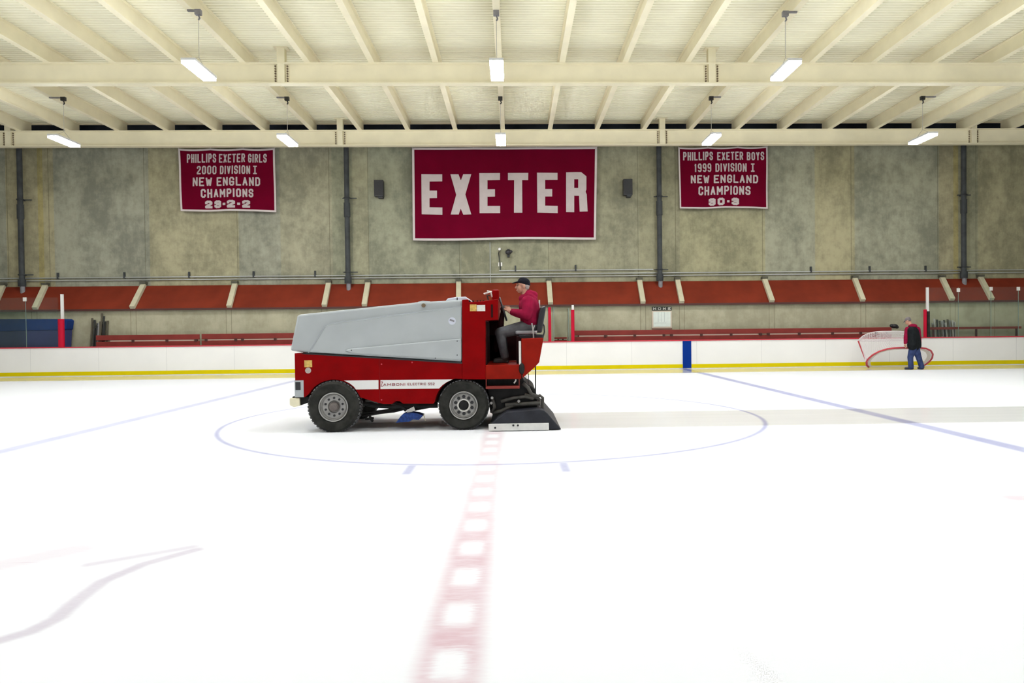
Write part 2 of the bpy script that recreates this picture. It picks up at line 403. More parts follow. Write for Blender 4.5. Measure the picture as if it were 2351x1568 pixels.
# ------------------------------------------------------------------ block lettering made of strokes
GL = {
 'A': [[(0, 0), (.5, 1), (1, 0)], [(.2, .36), (.8, .36)]],
 'B': [[(0, 0), (0, 1), (.75, 1), (1, .87), (1, .63), (.8, .52), (0, .52)], [(.8, .52), (1, .4), (1, .13), (.75, 0), (0, 0)]],
 'C': [[(1, .75), (1, .85), (.75, 1), (.25, 1), (0, .85), (0, .15), (.25, 0), (.75, 0), (1, .15), (1, .25)]],
 'D': [[(0, 0), (0, 1), (.7, 1), (1, .8), (1, .2), (.7, 0), (0, 0)]],
 'E': [[(1, 1), (0, 1), (0, 0), (1, 0)], [(0, .5), (.75, .5)]],
 'G': [[(1, .75), (1, .85), (.75, 1), (.25, 1), (0, .85), (0, .15), (.25, 0), (.75, 0), (1, .15), (1, .45), (.55, .45)]],
 'H': [[(0, 0), (0, 1)], [(1, 0), (1, 1)], [(0, .5), (1, .5)]],
 'I': [[(.5, 0), (.5, 1)]],
 'J': [[(.5, 0), (.5, 1)], [(0, 1), (1, 1)], [(0, 0), (1, 0)]],           # roman numeral one with bars
 'L': [[(0, 1), (0, 0), (1, 0)]],
 'M': [[(0, 0), (0, 1), (.5, .35), (1, 1), (1, 0)]],
 'N': [[(0, 0), (0, 1), (1, 0), (1, 1)]],
 'O': [[(.25, 0), (0, .15), (0, .85), (.25, 1), (.75, 1), (1, .85), (1, .15), (.75, 0), (.25, 0)]],
 'P': [[(0, 0), (0, 1), (.75, 1), (1, .85), (1, .6), (.75, .45), (0, .45)]],
 'R': [[(0, 0), (0, 1), (.75, 1), (1, .85), (1, .62), (.75, .48), (0, .48)], [(.6, .48), (1, 0)]],
 'S': [[(1, .78), (1, .87), (.75, 1), (.25, 1), (0, .87), (0, .65), (.2, .53), (.8, .47), (1, .35), (1, .13), (.75, 0), (.25, 0), (0, .13), (0, .22)]],
 'T': [[(0, 1), (1, 1)], [(.5, 1), (.5, 0)]],
 'V': [[(0, 1), (.5, 0), (1, 1)]],
 'W': [[(0, 1), (.25, 0), (.5, .75), (.75, 0), (1, 1)]],
 'X': [[(0, 0), (1, 1)], [(0, 1), (1, 0)]],
 'Y': [[(0, 1), (.5, .5), (1, 1)], [(.5, .5), (.5, 0)]],
 'Z': [[(0, 1), (1, 1), (0, 0), (1, 0)]],
 '0': [[(.25, 0), (0, .15), (0, .85), (.25, 1), (.75, 1), (1, .85), (1, .15), (.75, 0), (.25, 0)]],
 '1': [[(.2, .8), (.5, 1), (.5, 0)]],
 '2': [[(0, .78), (0, .87), (.25, 1), (.75, 1), (1, .87), (1, .65), (0, .12), (0, 0), (1, 0)]],
 '3': [[(0, .8), (0, .87), (.25, 1), (.75, 1), (1, .87), (1, .63), (.8, .52), (.35, .52)], [(.8, .52), (1, .38), (1, .13), (.75, 0), (.25, 0), (0, .13), (0, .2)]],
 '5': [[(1, 1), (0, 1), (0, .58), (.75, .58), (1, .45), (1, .13), (.75, 0), (.25, 0), (0, .13)]],
 '9': [[(0, .13), (.25, 0), (.75, 0), (1, .15), (1, .85), (.75, 1), (.25, 1), (0, .85), (0, .6), (.25, .45), (1, .45)]],
 '.': [[(.3, .5), (.7, .5)]],
}
NARROW = {'I': 0.35, '1': 0.6, '.': 0.6, 'M': 1.2, 'W': 1.25, 'J': 0.8}
def letters(mb, text, x0, x1, z0, z1, th, place, gap=0.35):
    """strokes of a word filling the box x0..x1, z0..z1; place(x, z) -> point"""
    hw = th / 2
    ws = [NARROW.get(c, 1.0) for c in text]; tot = sum(ws) + gap * (len(text) - 1)
    u = (x1 - x0) / tot; x = x0
    for c, wd in zip(text, ws):
        lw = wd * u; ax0, ax1 = x + hw, x + lw - hw; az0, az1 = z0 + hw, z1 - hw
        if ax1 < ax0: ax0 = ax1 = x + lw / 2
        for st in GL[c]:
            P2 = [Vector((ax0 + (ax1 - ax0) * px, az0 + (az1 - az0) * pz)) for px, pz in st]
            for i, (a, b) in enumerate(zip(P2, P2[1:])):
                d = b - a
                if d.length < 1e-6: continue
                d.normalize(); n = Vector((-d.y, d.x)) * hw
                e0 = d * (hw * 0.6 if i > 0 else (hw if c in 'EFTLHIJZX' or abs(d.x * d.y) < 1e-3 else hw * .5))
                e1 = d * (hw * 0.6 if i < len(P2) - 2 else (hw if abs(d.x * d.y) < 1e-3 else hw * .5))
                q = [a - e0 + n, a - e0 - n, b + e1 - n, b + e1 + n]
                mb.quad(*[place(v.x, v.y) for v in q])
        x += lw + gap * u
    return mb

# ================================================================== SETTING
fl = MB(); fl.quad((-32, -1.0, 0), (32, -1.0, 0), (32, YB + 0.12, 0), (-32, YB + 0.12, 0))
struct(fl.build('floor', ice_material(), keep_origin=True))
fl = MB(); fl.box(-32, 32, YB + 0.12, 29.6, -0.3, 0.0)
struct(fl.build('trim_1', mat('bench_floor', (0.05, 0.05, 0.05), 0.8), keep_origin=True))   # rubber floor of the bench lane

RIBT = [(-19.81, -19.50), (-18.19, -17.95), (-14.43, -14.36), (-10.90, -10.75), (-7.255, -7.18), (-5.72, -5.67), (-2.155, -2.09),
        (1.42, 1.43), (5.04, 4.996), (6.564, 6.50), (10.08, 10.02), (13.75, 13.59), (17.33, 17.13), (18.91, 18.70)]
RIBX = [(a + b) / 2 for a, b in RIBT]
YW = 29.3
tan, grey, yel = (1.06, 1.0, 0.85), (0.92, 0.95, 0.98), (1.10, 0.98, 0.60)
stops = [(-26, grey), (-19.75, tan), (-18.62, yel), (-18.35, tan), (-18.05, grey), (-14.4, (1.06, 1.02, .88)), (-10.83, grey), (-9.2, (1.0, .99, .93)), (-7.2, (.9, .94, .88)),
         (-6.3, (1.0, 1.0, .9)), (-5.7, (.86, .90, .86)), (-2.12, (.90, .92, .84)), (1.42, (.92, .92, .84)), (5.02, (.90, .89, .78)), (6.53, (.98, .96, .80)),
         (10.05, (.95, .98, .96)), (12.1, (1.07, 1.02, .84)), (13.67, (.97, 1.0, .98)), (17.1, tan), (17.75, yel), (18.05, (.92, .93, .84)), (18.8, (1.06, 1.02, .86)), (22, grey)]
wl = MB(); wl.box(-32, 32, YW, YW + 0.25, 0, 9.22)
struct(wl.build('wall_back', concrete_material('wall_concrete', stops, seams=RIBX), keep_origin=True))
lw = MB(); lw.box(-32, 32, 28.3, 28.5, 0, 2.44)
struct(lw.build('wall_bench', concrete_material('low_wall_concrete', lo=(0.34, 0.32, 0.215), hi=(0.46, 0.435, 0.30),
      seams=[x + d for x in RIBX for d in (-.10, .10)], seamw=0.010), keep_origin=True))
lg = MB(); lg.box(-32, 32, 28.17, 28.5, 2.40, 2.47)
struct(lg.build('trim_2', 'slope_dark', keep_origin=True))                 # dark lip along the foot of the red slope
wn = MB(); wn.box(-32, 32, YW + 0.1, YW + 0.2, 9.22, 9.75)
struct(wn.build('window_1', 'dark_glass', keep_origin=True))               # dark clerestory strip under the roof edge

# corrugated roof deck, ridges running along the rink
ZD, ZP = 9.64, 9.197
dk = MB(); prof = []; y = -3.0; p = 0.152
while y < 28.95:
    prof += [(y, ZD), (y + p * .5, ZD), (y + p * .58, ZD + .038), (y + p * .92, ZD + .038)]; y += p
n = len(prof)
dk.add([(-32, a, b) for a, b in prof] + [(32, a, b) for a, b in prof], [(i, i + 1, i + 1 + n, i + n) for i in range(n - 1)])
struct(dk.build('ceiling', 'deck', keep_origin=True))
te = MB(); te.box(-32, 32, 28.95, 29.05, ZD - 0.03, ZD + 0.10)
struct(te.build('trim_3', 'cream', keep_origin=True))
ro = MB(); ro.box(-32, 32, -3, 29.6, ZD + 0.12, ZD + 0.2)
struct(ro.build('trim_4', 'dark_glass', keep_origin=True))                 # roof build-up above the deck

def ibeam_x(mb, x0, x1, yc, z0, z1, wf=0.26, tf=0.035, tw=0.02):
    mb.box(x0, x1, yc - wf / 2, yc + wf / 2, z0, z0 + tf); mb.box(x0, x1, yc - wf / 2, yc + wf / 2, z1 - tf, z1)
    mb.box(x0, x1, yc - tw / 2, yc + tw / 2, z0 + tf, z1 - tf)
JX = [-18.92, -6.53, 5.83, 18.11]
names = ['far left edge', 'left of the hanging banner', 'right of the hanging banner', 'far right edge']
for yb, lab, vis in ((21.3, 'cream steel roof beam nearer the viewer, passing just behind the three big bright lamps', (1, 2)),
                     (28.4, 'cream steel roof beam farther back, running just above the maroon banners', (0, 1, 2, 3))):
    t = thing('roof_girder', (0, yb, 8.6), lab, 'beam')
    mb = MB(); ibeam_x(mb, -26, 26, yb, 8.60, ZP); mb.build('beam', 'cream', t)
    for k in vis:
        x = JX[k]
        mb = MB()
        for s in (-1, 1): mb.box(x + s * .17 - .05, x + s * .17 + .05, yb - .03, yb - .0101, 8.65, 9.15)
        mb.box(x - .10, x + .10, yb - .10, yb - .0101, 8.635, 9.162)
        sp_ = mb.build('splice_plate', 'cream', t)
        for s in (-1, 1):
            for q in range(7):
                mb = MB(); mb.lathe([(0, -.024), (.026, -.024), (.026, 0)], (x + s * .17, yb - .03, 8.69 + q * .07), 'Y', 8); mb.build('bolt', 'bolt', sp_)
        mb = MB(); mb.box(x - .11, x + .11, yb - .10, yb + .10, ZP, ZD - .03); mb.box(x - .20, x + .20, yb - .14, yb + .14, ZD - .03, ZD)
        mb.build('post_stub', 'cream', t)

for k in range(-11, 12):
    x = -0.332 + 1.815 * k
    mb = MB()
    for (ya, yb) in ((-2.5, 14.9), (14.93, 29.0)):
        mb.box(x - .085, x + .085, ya, yb, ZP, ZP + .022); mb.box(x - .085, x + .085, ya, yb, ZD - .024, ZD - .002)
        mb.box(x - .008, x + .008, ya, yb, ZP + .022, ZD - .024)
    mb.box(x - .02, x + .02, 14.6, 15.2, ZP + .06, ZD - .06)
    o = mb.build('roof_purlin', 'cream', bevel=0)
    if k == 0: l = 'cream roof purlin running to the back directly over the middle hanging lamps'
    else: l = 'cream roof purlin, %s to the %s of the one over the middle lamps' % (ORD[abs(k)], 'left' if k < 0 else 'right')
    tag(o, l, 'beam', 'roof purlins under the deck')

# ------------------------------------------------------------------ pendant lamps
def pendant(x, yc, zl, label, hookblack=False, tilt=0.0):
    t = thing('pendant_lamp', (x, yc, zl), label, 'lamp', 'hanging lamps over the ice')
    L, Wd = 0.62, 0.165
    mb = MB(); mb.box(x - Wd, x + Wd, yc - L, yc + L, zl + .004, zl + .07); mb.build('housing', 'lamp_body', t, bevel=.01)
    mb = MB(); mb.box(x - Wd + .012, x + Wd - .012, yc - L + .012, yc + L - .012, zl - .055, zl + .004)
    mb.build('diffuser', 'lamp', t)
    px_ = -0.332 + 1.815 * round((x + 0.332) / 1.815)      # nearest purlin
    if abs(px_ - x) > .1:
        mb = MB(); mb.box(min(x, px_) - .04, max(x, px_) + .04, yc - .03, yc + .03, ZP - .035, ZP); mb.build('hook_arm', 'pipe_lo', t)
    mb = MB(); mb.tube([(x, yc - .45, zl + .07), (x, yc, zl + .30), (x, yc + .45, zl + .07)], .006, 6); mb.tube([(x, yc, zl + .30), (x, yc, ZP - .20)], .009, 6)
    mb.build('cable', 'cable', t)
    mb = MB(); mb.box(x - .07, x + .07, yc - .05, yc + .05, ZP - .12, ZP); mb.tube([(x, yc, ZP - .10), (x + .03, yc, ZP - .2), (x, yc, ZP - .24)], .02, 8)
    mb.build('hook', 'black' if hookblack else 'pipe_lo', t)
    return t
pos1 = ['left', 'middle', 'right']
for i, x in enumerate((-7.38, -0.33, 6.68)):
    pendant(x, 17.75, 7.78, 'big bright hanging lamp before the nearer roof beam, %s one of three' % pos1[i])
nm = ['leftmost of five', 'above the girls banner', 'above the EXETER banner', 'above the boys banner', 'rightmost of five']
for i, x in enumerate((-14.45, -7.30, -0.35, 6.64, 13.78)):
    pendant(x, 24.3, 7.79, 'small hanging lamp against the farther roof beam, ' + nm[i], True)
for x in (-14.45, 13.75):  # unseen end lamps of this row, added for more light
    pendant(x, 17.75, 7.78, 'added hanging lamp of the nearer row, unseen past the %s picture edge' % ('left' if x < 0 else 'right'))
for r_, yy in enumerate((11.2, 4.7)):  # two unseen rows, added because the near ice and roof stayed too dark
    for i, x in enumerate((-14.45, -7.35, -0.33, 6.66, 13.75)):
        pendant(x, yy, 7.78, 'added hanging lamp out of view, %s %s' % (['far left', 'second from left', 'middle', 'second from right', 'far right'][i], ['in the row over the resurfacer', 'in the row over the near ice'][r_]))

# ------------------------------------------------------------------ red slope and ribs
def slope_pt(x, f, up=0.0):      # f=0 foot, 1 top
    return Vector((x, 28.2 + 1.035 * f, 2.47 + 0.92 * f + up))
xs = [-23.5] + [a for a, b in RIBT] + [22.7]; xb = [-23.0] + [b for a, b in RIBT] + [22.4]
for i in range(len(xs) - 1):
    mb = MB(); a0, a1 = xb[i], xb[i + 1]; t0, t1 = xs[i], xs[i + 1]
    A, B, C_, D = slope_pt(a0, 0), slope_pt(a1, 0), slope_pt(t1, 1), slope_pt(t0, 1); dn = Vector((0, .04, -.05))
    mb.add([A, B, C_, D, A + dn, B + dn, C_ + dn, D + dn], [(0, 1, 2, 3), (7, 6, 5, 4), (0, 4, 5, 1), (1, 5, 6, 2), (2, 6, 7, 3), (3, 7, 4, 0)])
    o = mb.build('sloped_panel', 'slope')
    wide = xs[i + 1] - xs[i] > 2
    tag(o, '%s red sloped panel below the concrete wall, %s' % ('wide' if wide else 'narrow', (ORD[i + 1] + ' from the picture left') if i + 1 < 15 else 'last at the picture right'), 'panel', 'red sloped panels')
for i, (a, b) in enumerate(RIBT):
    t = thing('concrete_rib', (b, 28.2, 2.45), 'beige slanted concrete rib dividing the red slope, %s from the left' % ORD[i + 1], 'rib', 'concrete ribs on the red slope')
    hw = .095
    p0, p1 = slope_pt(b, -0.01, 0.0), slope_pt(a, 1.0, 0.0); n_ = Vector((0, -.085, .10))
    ax = Vector((hw, 0, 0)); dn = Vector((0, .0, .0))
    mb = MB(); mb.add([p0 - ax + n_, p0 + ax + n_, p1 + ax + n_, p1 - ax + n_, p0 - ax + dn, p0 + ax + dn, p1 + ax + dn, p1 - ax + dn],
                      [(0, 1, 2, 3), (7, 6, 5, 4), (0, 4, 5, 1), (1, 5, 6, 2), (2, 6, 7, 3), (3, 7, 4, 0)])
    mb.build('rib', 'ribm', t, bevel=.01)
    mb = MB(); mb.box(a - hw - .02, a + hw + .02, 29.08, 29.29, 3.46, 3.54); mb.build('top_cap', 'ironcap', t)

# ------------------------------------------------------------------ wall pipes
def wall_pipe(x, label, thick=True, br=((6.75, 1), (3.85, 1))):
    yp = 29.02; t = thing('drain_pipe', (x, yp, 3.0), label, 'pipe', 'drain pipes on the concrete wall')
    mb = MB(); mb.cyl((x, yp, 3.55), (x, yp, 8.95), .10 if thick else .075, 16); mb.build('pipe', 'pipe', t, smooth=False)
    mb = MB(); mb.cyl((x, yp, 6.0), (x, yp, 6.55), .125 if thick else .11, 16); mb.build('coupling', 'pipe', t)
    mb = MB(); mb.cyl((x, yp, 3.4), (x, yp, 3.66), .14, 16); mb.build('coupling', 'pipe', t)
    mb = MB(); mb.cyl((x + .02, yp, 3.05), (x + .02, yp, 3.42), .085, 14); mb.build('lower_stub', 'pipe_lo', t)
    for z, s in br:
        mb = MB(); mb.box(x - .20, x + .36, yp + .10, yp + .13, z - .02, z + .02); mb.tube([(x + .12 * cos(a), yp + .12 * sin(a), z) for a in [k * pi / 8 for k in range(16)]], .018, 6, True)
        mb.box(x - .02, x + .02, yp + .1, YW - .005, z - .02, z + .02)
        mb.build('bracket', 'pipe', t)
for x, l in zip((-18.97, -6.46, 5.83, 18.13), ('dark grey vertical drain pipe on the concrete wall near the left picture edge',
        'dark grey vertical drain pipe between the girls banner and the left black speaker',
        'dark grey vertical drain pipe between the right black speaker and the boys banner',
        'dark grey vertical drain pipe on the concrete wall near the right picture edge')):
    wall_pipe(x, l)

# ------------------------------------------------------------------ conduits on the wall
def conduit(x0, x1, z, label, straps):
    t = thing('wall_conduit', ((x0 + x1) / 2, 29.24, z), label, 'pipe', 'thin conduits along the foot of the wall')
    mb = MB(); mb.cyl((x0, 29.25, z), (x1, 29.25, z), .022, 8); mb.build('tube', 'cond', t)
    for s in straps:
        mb = MB(); mb.box(s - .03, s + .03, 29.225, 29.30, z - .04, z + .20); mb.build('strap', 'pipe', t)
conduit(-21, 21, 3.73, 'thin steel conduit along the wall foot, upper of the two long ones', (-17.75, -15.2, -12.7, -10.2, -7.8, 12.0, 14.4, 16.7))
conduit(-21, 21, 3.625, 'thin steel conduit along the wall foot, lowest and directly above the red slope', ())
conduit(-0.55, 5.6, 3.87, 'short steel conduit above the two long ones, right of the wall camera', (0.1, 2.5))
mb = MB(); mb.tube([(-0.9, 29.26, 5.0), (-0.9, 29.26, 3.40), (-0.75, 29.26, 3.32), (-0.2, 29.26, 3.32)], .016, 8)
tag(mb.build('bent_conduit', 'cond'), 'thin pale conduit dropping down the wall left of the camera and turning right', 'pipe')

# ------------------------------------------------------------------ speakers and camera
for x, l in ((-5.21, 'black box speaker on the concrete wall left of the EXETER banner'), (4.58, 'black box speaker on the concrete wall right of the EXETER banner')):
    t = thing('wall_speaker', (x, 29.1, 6.78), l, 'speaker', 'wall speakers')
    mb = MB(); mb.box(x - .18, x + .18, 28.95, 29.22, 6.79, 7.43); mb.build('cabinet', 'black', t, bevel=.02)
    mb = MB(); mb.box(x - .15, x + .15, 28.935, 28.95, 6.84, 7.38); mb.build('grille', mat('speaker_grille', (.03, .03, .03), .8, var=.5, vscale=60), t)
    mb = MB(); mb.box(x - .04, x + .14, 29.0, 29.30, 6.74, 6.80); mb.build('bracket', 'pipe', t)
t = thing('wall_camera', (-0.36, 29.2, 4.4), 'small dark camera and pale spotlight on the wall under the EXETER banner', 'camera')
mb = MB(); mb.ell((-.17, 29.05, 4.58), (.13, .11, .10)); mb.ell((-.09, 29.0, 4.60), (.09, .09, .06)); mb.build('camera_dome', 'black', t, smooth=True)
mb = MB(); mb.box(-.22, -.12, 29.1, 29.30, 4.40, 4.72); mb.build('bracket', 'pipe', t)
mb = MB(); mb.lathe([(0, -.10), (.05, -.10), (.075, .02), (.06, .1), (0, .1)], (-.52, 29.08, 4.70), 'Y', 14); mb.build('spotlight', 'chrome', t)
mb = MB(); mb.tube([(-.52, 29.15, 4.70), (-.56, 29.25, 4.55), (-.50, 29.28, 4.10), (-.50, 29.28, 3.90)], .018, 8); mb.build('arm', 'pipe', t)
mb = MB(); mb.box(-.58, -.54, 29.22, 29.30, 4.05, 4.2); mb.box(-.48, -.42, 29.22, 29.30, 4.05, 4.2); mb.build('junction_box', 'whitest', t)

# ------------------------------------------------------------------ banners
YBN = 29.08
def banner(name, label, cor, lines, border, big=False):
    amp = 0.25 if big else 1.0
    """cor = pixel corners TL TR BR BL on the banner plane"""
    P4 = [at(x, y, YBN) for x, y in cor]
    t = thing('banner', ((P4[0].x + P4[1].x) / 2, YBN, P4[3].z), label, 'banner')
    def pt(u, v, off=0.0):
        a = P4[0].lerp(P4[1], u); b = P4[3].lerp(P4[2], u); q = a.lerp(b, v)
        yy = amp * (0.022 * sin(u * 19 + v * 1.5) * (0.4 + v) + 0.015 * sin(v * 7 + u * 3))
        sag = -(0.035 * amp * abs(sin(u * pi * 3))) * (1 - v) ** 3 - 0.02 * sin(u * pi * 2.5) * v
        return Vector((q.x, YBN + yy - off, q.z + sag))
    nu, nv = 48, 24; bu = border / (P4[1].x - P4[0].x); bv = border / (P4[0].z - P4[3].z)
    def sheet(u0, u1, v0, v1, off, nu, nv, back=None):
        mb = MB(); vs = [pt(u0 + (u1 - u0) * i / nu, v0 + (v1 - v0) * j / nv, off) for j in range(nv + 1) for i in range(nu + 1)]
        mb.add(vs, [(j * (nu + 1) + i, j * (nu + 1) + i + 1, (j + 1) * (nu + 1) + i + 1, (j + 1) * (nu + 1) + i) for j in range(nv) for i in range(nu)]); return mb
    o = sheet(0, 1, 0, 1, 0, nu, nv).build('cloth', 'cloth', t, smooth=True)
    q = o.modifiers.new('thick', 'SOLIDIFY'); q.thickness = .006; q.offset = 1
    mb = MB()
    for (a, b, c, d, n1, n2) in ((0, 1, 0, bv, 48, 1), (0, 1, 1 - bv, 1, 48, 1), (0, bu, 0, 1, 1, 24), (1 - bu, 1, 0, 1, 1, 24)):
        s = sheet(a, b, c, d, .010, n1, n2); mb.add(s.v, s.f)
    mb.build('border', 'clothb', t)
    def inv(x, y):      # pixel on the banner plane -> (u, v)
        p = at(x, y, YBN); u = v = .5
        for _ in range(6):
            a = P4[0].lerp(P4[1], u); b = P4[3].lerp(P4[2], u); v = (p.z - a.z) / (b.z - a.z)
            l = P4[0].lerp(P4[3], v); r = P4[1].lerp(P4[2], v); u = (p.x - l.x) / (r.x - l.x)
        return u, v
    for ln in lines:
        mb = MB()
        if big:
            for poly in ln: mb.add([pt(*inv(x, y), .020) for x, y in poly], [tuple(range(len(poly)))])
            mb.build('lettering', 'clothw', t, clean=False)
        else:
            for (txt, x0, x1, y0, y1, th) in ln:
                def place(x, z): return pt(*inv(x, -z), .016)
                mb = MB(); letters(mb, txt, x0, x1, -y1, -y0, th, place, gap=0.28)
                mb.build('lettering', 'clothw', t, clean=False)
    for u in (0.0, .33, .67, 1.0):
        p = pt(u, 0); mb = MB(); mb.tube([p, (p.x, YBN + .03, 8.95), (p.x, YW, 8.97)], .008, 6); mb.build('hanging_cord', 'whitest', t)
    return t
zx = lambda x: 400 + x / 9.224
zy = lambda y: 330 + y / 9.224
def L(lst, zx, zy, y0, y1, th): return [(t_, zx(a), zx(b), zy(y0), zy(y1), th) for t_, a, b in lst]
banner('b', 'small maroon banner on the left reading PHILLIPS EXETER GIRLS 2000 DIVISION I', [(409, 341), (631, 340), (634, 486), (414, 484)], [
    L([('PHILLIPS', 265, 885), ('EXETER', 945, 1500), ('GIRLS', 1565, 1965)], zx, zy, 205, 395, 3.0),
    L([('2000', 485, 895), ('DIVISION', 970, 1610), ('J', 1675, 1755)], zx, zy, 462, 645, 3.1),
    L([('NEW', 400, 805), ('ENGLAND', 900, 1825)], zx, zy, 708, 897, 3.6),
    L([('CHAMPIONS', 572, 1675)], zx, zy, 955, 1138, 3.7),
    L([('23', 655, 995), ('.', 1020, 1095), ('2', 1120, 1290), ('.', 1325, 1400), ('2', 1435, 1605)], zx, zy, 1198, 1362, 5.4)], .07)
zx = lambda x: 1545 + x / 9.8
zy = lambda y: 330 + y / 9.8
banner('b', 'small maroon banner on the right reading PHILLIPS EXETER BOYS 1999 DIVISION I', [(1557, 338), (1762, 336), (1763, 478), (1561, 478)], [
    L([('PHILLIPS', 230, 900), ('EXETER', 995, 1578), ('BOYS', 1660, 2045)], zx, zy, 175, 365, 3.0),
    L([('1999', 480, 862), ('DIVISION', 955, 1655), ('J', 1750, 1828)], zx, zy, 440, 632, 3.0),
    L([('NEW', 398, 818), ('ENGLAND', 918, 1910)], zx, zy, 703, 888, 3.5),
    L([('CHAMPIONS', 568, 1742)], zx, zy, 955, 1155, 3.6),
    L([('30', 808, 1158), ('.', 1210, 1275), ('3', 1320, 1492)], zx, zy, 1222, 1388, 5.2)], .06)
zz = lambda l: [(935 + x / 5.224, 330 + y / 5.224) for x, y in l]
def bE(x0, y0, x1, mid, x2, sk=0):
    return zz([(x0, y0), (x1, y0), (x1, y0 + 85), (x0 + 98, y0 + 87), (x0 + 98, y0 + 195), (mid, y0 + 195), (mid, y0 + 284), (x0 + 98, y0 + 286), (x0 + 98, y0 + 395), (x1 + 2, y0 + 397), (x1 + 2, y0 + 483), (x0 + 4, y0 + 480)])
big = [[bE(170, 365, 420, 357, 0)],
       [zz([(518, 365), (615, 365), (643, 440), (672, 365), (768, 365), (697, 607), (768, 845), (672, 847), (641, 775), (618, 845), (522, 845), (588, 610)])],
       [bE(864, 352, 1112, 1052, 0)],
       [zz([(1208, 352), (1452, 352), (1450, 440), (1378, 440), (1380, 832), (1280, 832), (1282, 440), (1208, 440)])],
       [bE(1556, 350, 1802, 1738, 0)],
       [zz([(1905, 343), (2002, 340), (2002, 820), (1905, 820)]), zz([(2002, 340), (2085, 340), (2148, 390), (2148, 425), (2002, 425)]),
        zz([(2050, 425), (2148, 425), (2148, 545), (2138, 575), (2050, 575)]), zz([(2002, 530), (2050, 530), (2050, 622), (2002, 622)]),
        zz([(2050, 575), (2138, 575), (2152, 605), (2163, 808), (2068, 812), (2060, 622), (2050, 622)])]]
banner('b', 'large maroon banner in the middle of the wall reading EXETER', [(946, 339), (1371, 337), (1368, 549), (948, 552)], big, .085, True)

# ------------------------------------------------------------------ boards
t = thing('dasher_boards', (0, YB + .05, 0), 'long white rink boards with yellow kick strip along the far side', 'barrier')
mb = MB(); mb.box(-28, 28, YB, YB + .12, .15, 1.035); mb.build('board_panel', 'board', t)
for k in range(-9, 9):
    mb = MB(); mb.box(k * 2.44 + 1.95, k * 2.44 + 1.962, YB - .003, YB, .155, 1.035); mb.build('panel_seam', 'boardseam', t)
mb = MB(); mb.box(-28, 28, YB - .012, YB + .12, .025, .165); mb.build('kick_strip', 'kick', t)
mb = MB(); mb.box(-28, 28, YB - .004, YB + .12, -.005, .025); mb.build('base_strip', 'whitepost', t)
mb = MB(); mb.box(-28, 28, YB - .025, YB + .145, 1.035, 1.075); mb.build('cap_rail', 'cap', t, bevel=.008)
mb = MB(); mb.box(XR - .006, XR + .315, YB - .018, YB + .001, .015, 1.04); mb.build('blue_line_stripe', 'boardblue', t)

# ------------------------------------------------------------------ glass, posts
def glass_run(x0, x1, ztop, label, seams, clips):
    t = thing('rink_glass', ((x0 + x1) / 2, YB + .06, 1.075), label, 'glass')
    e = [x0] + seams + [x1]
    for a, b in zip(e, e[1:]):
        mb = MB(); mb.box(a + .004, b - .004, YB + .054, YB + .066, 1.075, ztop); mb.build('pane', 'glass', t)
    for c in seams:
        mb = MB(); mb.box(c - .006, c + .006, YB + .05, YB + .07, 1.075, ztop); mb.build('joint_strip', 'glass_edge', t)
    for c, z in clips:
        mb = MB(); mb.box(c - .06, c + .06, YB + .035, YB + .085, z - .07, z + .07); mb.build('clip', 'whitest', t, bevel=.01)
glass_run(-24, -16.58, 2.88, 'clear rink glass above the boards at the left, in front of the blue pad', [-17.73, -20.2], [(-17.76, 2.82)])
glass_run(15.72, 23, 2.94, 'clear greenish rink glass above the boards at the right picture edge', [16.84, 18.1, 19.16, 21.5], [(16.84, 2.84), (18.1, 2.88), (19.16, 2.87)])
def pad_post(x, ztop, zwhite, label, dark=False, hw=.10, lean=0.0):
    t = thing('padded_post', (x, YB + .06, 1.07), label, 'post')
    mb = MB()
    mb.tube([(x + lean, YB + .06, ztop), (x, YB + .06, 1.07)], hw, 16); mb.build('pad', 'postred', t, bevel=.01)
    if zwhite:
        mb = MB(); mb.box(x - .03, x + .05, YB + .09, YB + .17, 1.07, zwhite) if not dark else mb.box(x + .06, x + .13, YB + .03, YB + .12, 2.05, zwhite)
        mb.build('white_pole', 'whitepost', t)
    if dark:
        mb = MB(); mb.box(x + .075, x + .16, YB + .02, YB + .12, 1.07, 2.05); mb.build('dark_strip', 'rubber', t)
pad_post(-16.48, 2.09, 3.0, 'thick red padded post with a white pole beside the blue pad', hw=.105)
pad_post(1.345, 2.35, 0, 'thin tall red post on the boards just right of the driver seat', hw=.055)
pad_post(2.205, 2.24, 2.42, 'thin red post at the left end of the long right bench', hw=.065)
pad_post(15.56, 2.12, 2.95, 'thin red post with dark edge and white pole behind the standing man', True, hw=.06)
for x, z, l in ((1.50, 2.36, 'glass divider pane standing across the bench right of the tall red post'), (2.06, 2.30, 'glass divider pane standing across the bench left of the shorter red post')):
    t = thing('glass_divider', (x, 27.8, 1.0), l, 'glass')
    mb = MB(); mb.box(x - .006, x + .006, YB + .13, 28.28, .2, z); mb.build('pane', 'glass', t)
    mb = MB(); mb.box(x - .009, x + .009, YB + .125, YB + .135, 1.075, z); mb.build('front_edge', 'glass_edge', t)

# ------------------------------------------------------------------ blue pad
t = thing('crash_pad', (-18.5, 27.85, .3), 'big navy blue padded mat behind the glass at the left picture edge', 'mat')
mb = MB(); mb.prism([(-23, 1.6), (-16.55, 1.70), (-16.50, 2.05), (-16.58, 2.10), (-23, 2.15)], 27.68, 28.15); mb.build('upper_fold', 'mat_hi', t, bevel=.03)
mb = MB(); mb.prism([(-23, .02), (-16.68, .02), (-16.57, 1.70), (-23, 1.60)], 27.72, 28.12); mb.build('lower_fold', 'mat_reflect', t, bevel=.02)

